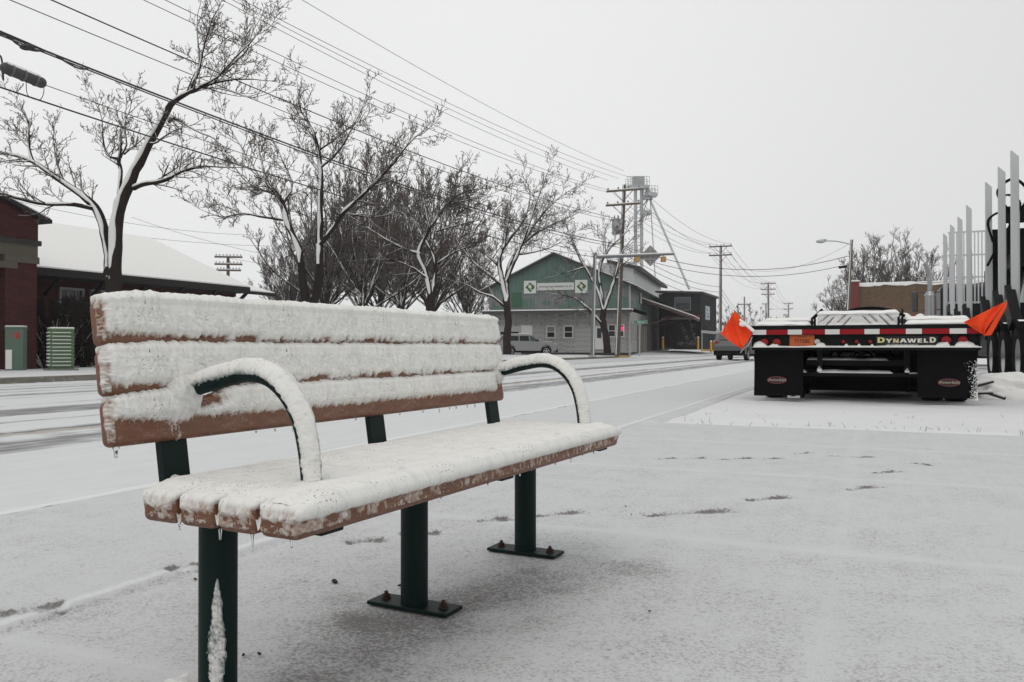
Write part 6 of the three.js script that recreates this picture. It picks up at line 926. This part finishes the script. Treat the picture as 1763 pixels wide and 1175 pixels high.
// limbs surveyed as bearings at the tree's distance; z offsets give the crown its depth
function surveyed(px0, d, rows, girth = 1) { const k = d / F; return rows.map((r) => ({ ...r, pts: r.at.map(([x, y, z, w]) => [(x - px0) * k, CAM_H + (HY - y) * k, z, w * girth]) })); }
const TG = 'bare street trees along the far verge';
growTree('street_tree', 'bare twin stemmed tree with a tall leaning right stem in front of the depot', AT(196, 598, 24).setY(0), surveyed(196, 24, [
  { trunk: 1, at: [[196, 640, 0, 0.27], [195, 560, 0, 0.23], [194, 500, 0, 0.22], [193, 462, 0, 0.23]] },
  { at: [[196, 480, 0, 0.20], [200, 420, 0.05, 0.18], [205, 370, 0.1, 0.17], [222, 325, 0.15, 0.155], [240, 290, 0.2, 0.14], [268, 242, 0.3, 0.115], [290, 206, 0.35, 0.10], [306, 183, 0.4, 0.085], [335, 163, 0.4, 0.065]], bare: 0.9, gap: 0.5 },
  { at: [[318, 174, 0.4, 0.06], [345, 160, 0.4, 0.05], [365, 150, 0.3, 0.04], [400, 140, 0.2, 0.028], [440, 138, 0.1, 0.015]], bare: 0.15 }, { at: [[335, 163, 0.4, 0.05], [352, 130, 0.5, 0.035], [362, 92, 0.6, 0.028], [380, 45, 0.7, 0.014]], bare: 0.2 }, { at: [[340, 162, 0.4, 0.04], [345, 110, 0.2, 0.03], [338, 62, 0.0, 0.02], [335, 22, -0.1, 0.011]], bare: 0.3 }, { at: [[360, 153, 0.3, 0.04], [392, 118, 0.1, 0.03], [420, 80, -0.2, 0.02], [428, 45, -0.3, 0.012]], bare: 0.2 }, { at: [[372, 148, 0.3, 0.035], [412, 118, 0.7, 0.025], [450, 92, 1.0, 0.016], [470, 70, 1.1, 0.010]], bare: 0.15 }, { at: [[375, 156, 0.3, 0.025], [405, 165, 0.5, 0.02], [440, 178, 0.6, 0.015], [462, 176, 0.7, 0.010]], bare: 0.3, gap: 0.5 },
  { at: [[296, 214, 0.3, 0.05], [312, 211, 0.5, 0.04], [330, 222, 0.7, 0.035], [352, 236, 0.8, 0.028], [380, 248, 0.9, 0.02]], bare: 0.4 },
  { at: [[232, 325, 0.15, 0.085], [262, 320, 0.4, 0.07], [295, 318, 0.6, 0.06], [330, 305, 0.8, 0.05], [365, 298, 0.9, 0.04], [400, 300, 1.0, 0.022]], bare: 0.22 },
  { at: [[262, 250, 0.3, 0.04], [275, 252, 0.4, 0.03], [287, 247, 0.5, 0.025]], bare: 0.9, gap: 2 },
  { at: [[190, 478, 0, 0.18], [184, 440, -0.1, 0.15], [176, 400, -0.1, 0.14], [166, 372, -0.2, 0.125], [150, 348, -0.2, 0.11], [120, 325, -0.3, 0.095], [80, 300, -0.4, 0.08], [40, 272, -0.4, 0.065], [0, 258, -0.5, 0.05], [-40, 250, -0.6, 0.03]], bare: 0.45 },
  { at: [[158, 358, -0.2, 0.07], [130, 354, 0.2, 0.06], [90, 356, 0.5, 0.05], [50, 348, 0.8, 0.04], [10, 335, 1.0, 0.028], [-30, 330, 1.1, 0.02]], bare: 0.25 },
  { at: [[40, 272, -0.4, 0.05], [30, 240, -0.5, 0.04], [25, 200, -0.6, 0.03], [10, 170, -0.7, 0.015]], bare: 0.2 }, { at: [[95, 308, -0.4, 0.04], [70, 270, -0.8, 0.03], [60, 230, -0.9, 0.015]], bare: 0.2 },
  { at: [[183, 430, -0.1, 0.10], [182, 380, -0.5, 0.085], [181, 330, -0.8, 0.07], [178, 285, -1.0, 0.06], [172, 258, -1.1, 0.055]], bare: 0.9, gap: 1.5 }, { at: [[172, 258, -1.1, 0.04], [150, 252, -1.2, 0.032], [138, 225, -1.3, 0.025], [132, 180, -1.4, 0.015], [118, 140, -1.5, 0.009]], bare: 0.15 }, { at: [[174, 256, -1.1, 0.035], [190, 240, -0.9, 0.028], [180, 190, -1.2, 0.016], [190, 165, -1.2, 0.01]], bare: 0.2 }, { at: [[180, 250, -1.1, 0.03], [205, 235, -1.0, 0.02], [225, 215, -1.0, 0.01]], bare: 0.2 },
]), { seed: 11, len: 1.25, gap: 0.24, cap: 13000, minR: 0.0085, up: 0.05, g0: 0.17, g1: 0.12, snowLvl: 2, group: TG });
growTree('street_tree', 'bare tree with two thick stems forking low beyond the depot end', AT(533, 598, 32).setY(0), surveyed(533, 32, [
  { trunk: 1, at: [[534, 625, 0, 0.36], [533, 570, 0, 0.32], [532, 532, 0, 0.33], [533, 515, 0, 0.30]] }, { trunk: 1, at: [[530, 535, 0, 0.24], [524, 505, 0, 0.23], [520, 470, 0, 0.22], [518, 452, 0, 0.20]] }, { trunk: 1, at: [[535, 535, 0, 0.25], [545, 505, 0.05, 0.24], [551, 470, 0.1, 0.23], [552, 440, 0.15, 0.20]] },
  { at: [[519, 470, 0, 0.19], [514, 430, 0, 0.18], [500, 400, -0.1, 0.17], [490, 378, -0.2, 0.16], [481, 345, -0.3, 0.13], [466, 325, -0.3, 0.11], [455, 312, -0.4, 0.09], [440, 265, -0.5, 0.05]], bare: 0.45, k: 0.72 },
  { at: [[552, 455, 0.15, 0.20], [553, 400, 0.2, 0.18], [554, 345, 0.3, 0.15], [554, 290, 0.3, 0.12], [546, 243, 0.3, 0.09], [532, 212, 0.3, 0.065], [518, 188, 0.3, 0.04], [515, 150, 0.3, 0.015]], bare: 0.4 },
  { at: [[551, 425, 0.2, 0.14], [575, 400, 0.5, 0.13], [600, 372, 0.9, 0.115], [640, 340, 1.3, 0.095], [680, 305, 1.6, 0.07], [712, 270, 1.9, 0.045], [740, 245, 2.0, 0.02]], bare: 0.35 },
  { at: [[556, 290, 0.3, 0.08], [585, 272, 0.7, 0.06], [610, 240, 1.0, 0.045], [632, 200, 1.2, 0.02]], bare: 0.15 }, { at: [[554, 260, 0.3, 0.06], [575, 235, -0.3, 0.045], [600, 205, -0.8, 0.03], [625, 190, -1, 0.015]], bare: 0.15 }, { at: [[553, 300, 0.3, 0.05], [535, 275, 0.7, 0.035], [522, 240, 1.0, 0.02]], bare: 0.2 },
  { at: [[490, 378, -0.2, 0.08], [455, 375, 0.2, 0.065], [425, 372, 0.6, 0.05], [395, 380, 0.9, 0.03], [370, 372, 1.1, 0.015]], bare: 0.2 }, { at: [[480, 335, -0.3, 0.07], [440, 320, -0.7, 0.055], [405, 300, -1.0, 0.04], [375, 262, -1.2, 0.02]], bare: 0.15 }, { at: [[486, 345, -0.3, 0.07], [492, 310, -0.9, 0.05], [470, 265, -1.3, 0.035], [450, 225, -1.5, 0.015]], bare: 0.15 }, { at: [[440, 300, -0.5, 0.05], [420, 260, 0.2, 0.035], [400, 220, 0.6, 0.015]], bare: 0.1 }, { at: [[600, 372, 0.9, 0.07], [630, 375, 0.3, 0.05], [665, 370, 0, 0.03], [690, 350, -0.2, 0.015]], bare: 0.15 }, { at: [[650, 332, 1.3, 0.06], [660, 295, 0.8, 0.04], [680, 260, 0.5, 0.02]], bare: 0.1 },
], 0.70), { seed: 23, len: 1.5, gap: 0.25, cap: 13000, minR: 0.010, up: 0.05, g0: 0.18, g1: 0.13, group: TG });
growTree('street_tree', 'bare spreading tree with paired pale stems between the depot and the co-op', AT(738, 598, 41).setY(0), surveyed(738, 41, [
  { trunk: 1, at: [[741, 620, 0, 0.36], [740, 570, 0, 0.32], [741, 525, 0, 0.30], [743, 505, 0, 0.28]] },
  { at: [[742, 512, 0, 0.20], [733, 470, 0.1, 0.17], [722, 445, 0.2, 0.16], [722, 432, 0.2, 0.15], [738, 400, 0.3, 0.13], [755, 375, 0.4, 0.11], [775, 350, 0.5, 0.085], [800, 335, 0.6, 0.05], [835, 328, 0.6, 0.02]], bare: 0.45 },
  { at: [[744, 510, 0, 0.18], [748, 470, -0.3, 0.16], [745, 440, -0.5, 0.14], [735, 420, -0.6, 0.12], [720, 395, -0.8, 0.08], [700, 360, -1.0, 0.04]], bare: 0.4 },
  { at: [[722, 438, 0.2, 0.12], [700, 432, 0.6, 0.10], [675, 420, 1.0, 0.08], [650, 405, 1.4, 0.05], [620, 385, 1.6, 0.02]], bare: 0.2 }, { at: [[736, 480, 0.1, 0.09], [715, 465, 0.8, 0.07], [690, 455, 1.3, 0.05], [655, 452, 1.6, 0.02]], bare: 0.2 }, { at: [[760, 370, 0.4, 0.09], [775, 345, -0.2, 0.07], [785, 320, -0.5, 0.04], [798, 300, -0.6, 0.015]], bare: 0.1 }, { at: [[742, 395, 0.3, 0.08], [735, 360, 1.0, 0.06], [730, 325, 1.4, 0.03]], bare: 0.1 }, { at: [[770, 356, 0.5, 0.07], [805, 352, 1.2, 0.05], [845, 345, 1.6, 0.02]], bare: 0.1 }, { at: [[748, 455, -0.4, 0.08], [780, 430, -1, 0.06], [815, 415, -1.4, 0.04], [845, 395, -1.6, 0.02]], bare: 0.15 }, { at: [[752, 400, 0.3, 0.07], [790, 392, 0.9, 0.05], [830, 385, 1.2, 0.02]], bare: 0.1 },
], 0.72), { seed: 37, len: 1.7, gap: 0.26, cap: 12000, minR: 0.012, up: 0.05, g0: 0.19, g1: 0.14, group: TG });
growTree('street_tree', 'bare vase shaped tree in front of the silver vehicle and the co-op', AT(874, 598, 56).setY(0.08), surveyed(874, 56, [
  { trunk: 1, at: [[873, 612, 0, 0.32], [873, 585, 0, 0.26], [875, 560, 0, 0.24], [873, 535, 0, 0.24], [871, 515, 0, 0.24]] },
  { at: [[872, 520, 0, 0.20], [866, 490, 0.1, 0.18], [860, 460, 0.2, 0.15], [862, 440, 0.3, 0.13], [878, 415, 0.4, 0.10], [900, 385, 0.5, 0.07], [912, 345, 0.6, 0.04], [905, 310, 0.6, 0.015]], bare: 0.4 }, { at: [[873, 518, 0, 0.19], [873, 480, -0.3, 0.17], [880, 450, -0.6, 0.14], [900, 420, -0.8, 0.11], [925, 400, -1, 0.08], [950, 385, -1.2, 0.04], [985, 370, -1.3, 0.015]], bare: 0.35 }, { at: [[872, 485, 0, 0.13], [890, 445, 0.8, 0.11], [908, 400, 1.2, 0.08], [925, 350, 1.6, 0.05], [942, 305, 1.8, 0.015]], bare: 0.3 },
  { at: [[866, 528, 0, 0.11], [850, 515, 0.6, 0.09], [828, 508, 1.2, 0.06], [805, 495, 1.6, 0.03], [785, 490, 1.7, 0.015]], bare: 0.25 }, { at: [[862, 492, 0.1, 0.12], [840, 475, 0.8, 0.10], [815, 455, 1.4, 0.07], [795, 430, 1.8, 0.03]], bare: 0.25 }, { at: [[862, 465, 0.2, 0.10], [845, 445, -0.6, 0.08], [825, 430, -1.2, 0.05], [800, 415, -1.6, 0.02]], bare: 0.2 }, { at: [[902, 415, -0.8, 0.08], [930, 375, -0.4, 0.06], [960, 345, 0, 0.03], [990, 325, 0.2, 0.012]], bare: 0.1 }, { at: [[885, 440, -0.6, 0.07], [920, 432, -1.5, 0.05], [955, 420, -2, 0.03], [985, 400, -2, 0.012]], bare: 0.15 }, { at: [[868, 430, 0.3, 0.07], [875, 390, 1.3, 0.05], [880, 345, 1.7, 0.02]], bare: 0.1 },
]), { seed: 41, len: 2.0, gap: 0.32, cap: 11000, minR: 0.013, up: 0.05, g0: 0.24, g1: 0.17, g2: 0.14, group: TG });
growTree('street_tree', 'bare tree with a leaning left limb between the mast arm and the transformer pole', AT(1041, 598, 60).setY(0.08), surveyed(1041, 60, [
  { trunk: 1, at: [[1046, 610, 0, 0.30], [1044, 585, 0, 0.25], [1038, 555, 0, 0.24], [1040, 535, 0, 0.22]] },
  { at: [[1036, 560, 0, 0.13], [1022, 545, 0.6, 0.11], [1005, 530, 1.2, 0.09], [988, 518, 1.6, 0.06], [960, 512, 1.8, 0.02]], bare: 0.3 }, { at: [[1040, 540, 0, 0.16], [1032, 510, 0.1, 0.14], [1015, 475, 0.2, 0.12], [998, 445, 0.2, 0.10], [985, 418, 0.2, 0.07], [975, 390, 0.2, 0.03]], bare: 0.35 }, { at: [[1040, 540, 0, 0.15], [1036, 500, -0.4, 0.13], [1034, 465, -0.6, 0.11], [1050, 430, -0.8, 0.08], [1075, 405, -1, 0.05], [1100, 380, -1.2, 0.02]], bare: 0.3 }, { at: [[1041, 535, 0, 0.14], [1052, 500, 0.5, 0.12], [1060, 470, 0.8, 0.10], [1068, 440, 1, 0.06], [1085, 415, 1.1, 0.02]], bare: 0.35 }, { at: [[1042, 530, 0, 0.12], [1056, 492, -0.9, 0.10], [1072, 460, -1.4, 0.06], [1095, 440, -1.6, 0.02]], bare: 0.3 }, { at: [[1008, 462, 0.2, 0.07], [985, 470, 0.9, 0.05], [960, 478, 1.2, 0.02]], bare: 0.15 }, { at: [[1044, 440, -0.8, 0.06], [1046, 412, -1.2, 0.04], [1042, 395, -1.3, 0.015]], bare: 0.1 },
]), { seed: 53, len: 1.7, gap: 0.36, cap: 7000, minR: 0.013, up: 0.05, g0: 0.25, g1: 0.18, g2: 0.15, group: TG });
// generic round-crowned trees farther back
function roundTree(name, label, base, h, spread, seed, opt = {}) {
  const R = rng(seed), limbs = [{ trunk: 1, pts: [[0, -0.2, 0, h * 0.028], [0.05, h * 0.12, 0, h * 0.024], [0, h * 0.28, 0, h * 0.021], [0.15, h * 0.45, 0.1, h * 0.012], [0.05, h * 0.62, 0, h * 0.006]] }], n = opt.limbs ?? 13;
  for (let i = 0; i < n; i++) { const a = i * 2.399 + R() * 0.5, el = 0.2 + 0.8 * Math.sqrt(i / n), rr = spread * (0.4 + 0.6 * R()) * Math.sqrt(Math.max(0.1, 1 - (Math.max(0, el - 0.3) / 0.8) ** 2)), y0 = h * (0.18 + 0.30 * el * R()), top = h * (0.34 + 0.58 * el + 0.08 * R()), bw = (R() - 0.5) * rr * 0.5; limbs.push({ pts: [[0, y0, 0, h * 0.007], [Math.cos(a) * rr * 0.38 - Math.sin(a) * bw * 0.6, lerp(y0, top, 0.28), Math.sin(a) * rr * 0.38 + Math.cos(a) * bw * 0.6, h * 0.0055], [Math.cos(a) * rr * 0.76 - Math.sin(a) * bw, lerp(y0, top, 0.62), Math.sin(a) * rr * 0.76 + Math.cos(a) * bw, h * 0.0035], [Math.cos(a) * rr, top, Math.sin(a) * rr, h * 0.0025]], bare: 0.25 }); }
  return growTree(name, label, base, limbs, { seed, len: h * 0.17, gap: h * 0.030, cap: 12000, minR: 0.021, levels: 3, g0: h * 0.018, g1: h * 0.013, g2: h * 0.012, far: true, snowLvl: 0, up: 0.08, lift: 0.2, ...opt });
}
const BG = 'bare trees massed behind the street trees';
const variants = [roundTree('background_tree', 'dense round crowned bare tree in the mass behind the street trees', AT(625, 598, 72).setY(0), 17.0, 7.2, 101, { group: BG, limbs: 26 }), roundTree('background_tree', 'dense round crowned bare tree in the mass behind the street trees', AT(690, 598, 76).setY(0), 16.6, 7.2, 102, { group: BG, limbs: 26 })];
[[498, 76, 9.0, 0.4], [560, 70, 12.2, 2.1], [655, 90, 15.6, 1.2], [745, 82, 14.0, 5.1], [805, 88, 11.0, 0.9], [533, 86, 10.2, 2.7]].forEach(([px, d, h, turn], i) => { const c = copyOf(variants[i % 2], AT(px, 598, d).setY(0), turn); c.scale.setScalar(h / (i % 2 ? 14.4 : 14.8)); });
for (const [px, d, h, turn, label] of [[1535, 100, 12.8, 0.7, 'broad bare tree rising behind the brown building'], [1490, 104, 11.2, 2.9, 'bare tree behind the corner of the brown building by the lamp pole'], [1585, 102, 11.4, 4.4, 'bare tree half hidden behind the log truck exhaust stack'], [1455, 98, 8.0, 5.5, 'low bare tree beside the leaning lamp pole']]) { const c = copyOf(variants[px % 2], AT(px, 598, d).setY(0), turn, label); c.scale.set(h / 15.6 * 1.05, h / 15.6, h / 15.6 * 1.05); delete c.userData.group; }
[[1252, 130, 7, 3.2], [1276, 150, 8, 4.5], [1300, 165, 8.5, 4.5], [1338, 170, 7, 4.0], [1318, 190, 6.5, 4]].forEach(([px, d, h, sp], i) => roundTree('background_tree', 'pale far off bare tree at the end of the street', AT(px, 598, d).setY(0), h, sp, 151 + i, { minR: 0.022, cap: 1800, limbs: 10, group: 'far trees at the end of the street' }));
// shrubs under the depot windows
[[82, 27.2, 2.0, 1.7], [146, 28.6, 2.2, 1.7], [114, 27.8, 1.9, 1.5], [186, 29.6, 1.8, 1.4]].forEach(([px, d, h, sp], k) => { const R = rng(200 + k), limbs = []; for (let i = 0; i < 22; i++) { const a = R() * 6.28, rr = sp * (0.2 + 0.6 * R()); limbs.push({ pts: [[Math.cos(a) * 0.15, 0, Math.sin(a) * 0.15, 0.02], [Math.cos(a) * rr * 0.6, h * 0.4, Math.sin(a) * rr * 0.6, 0.014], [Math.cos(a) * rr, h * (0.6 + 0.3 * R()), Math.sin(a) * rr, 0.008]], bare: 0.1 }); } const o = growTree('bare_shrub', ['dense dark bare shrub close beside the brick porch pier', 'dense dark bare shrub behind the ribbed green utility cabinet', 'low dark bare shrub between two larger shrubs by the depot', 'dark bare shrub partly behind the bench end under the depot windows'][k], AT(px, 598, d).setY(0), limbs, { seed: 210 + k, len: 0.7, gap: 0.09, cap: 3400, minR: 0.012, g0: 0.06, g1: 0.05, levels: 2, snowLvl: 0, dark: true, group: 'shrubs under the depot windows' }); o.userData.category = 'shrub'; });
renderer.render(scene, camera);
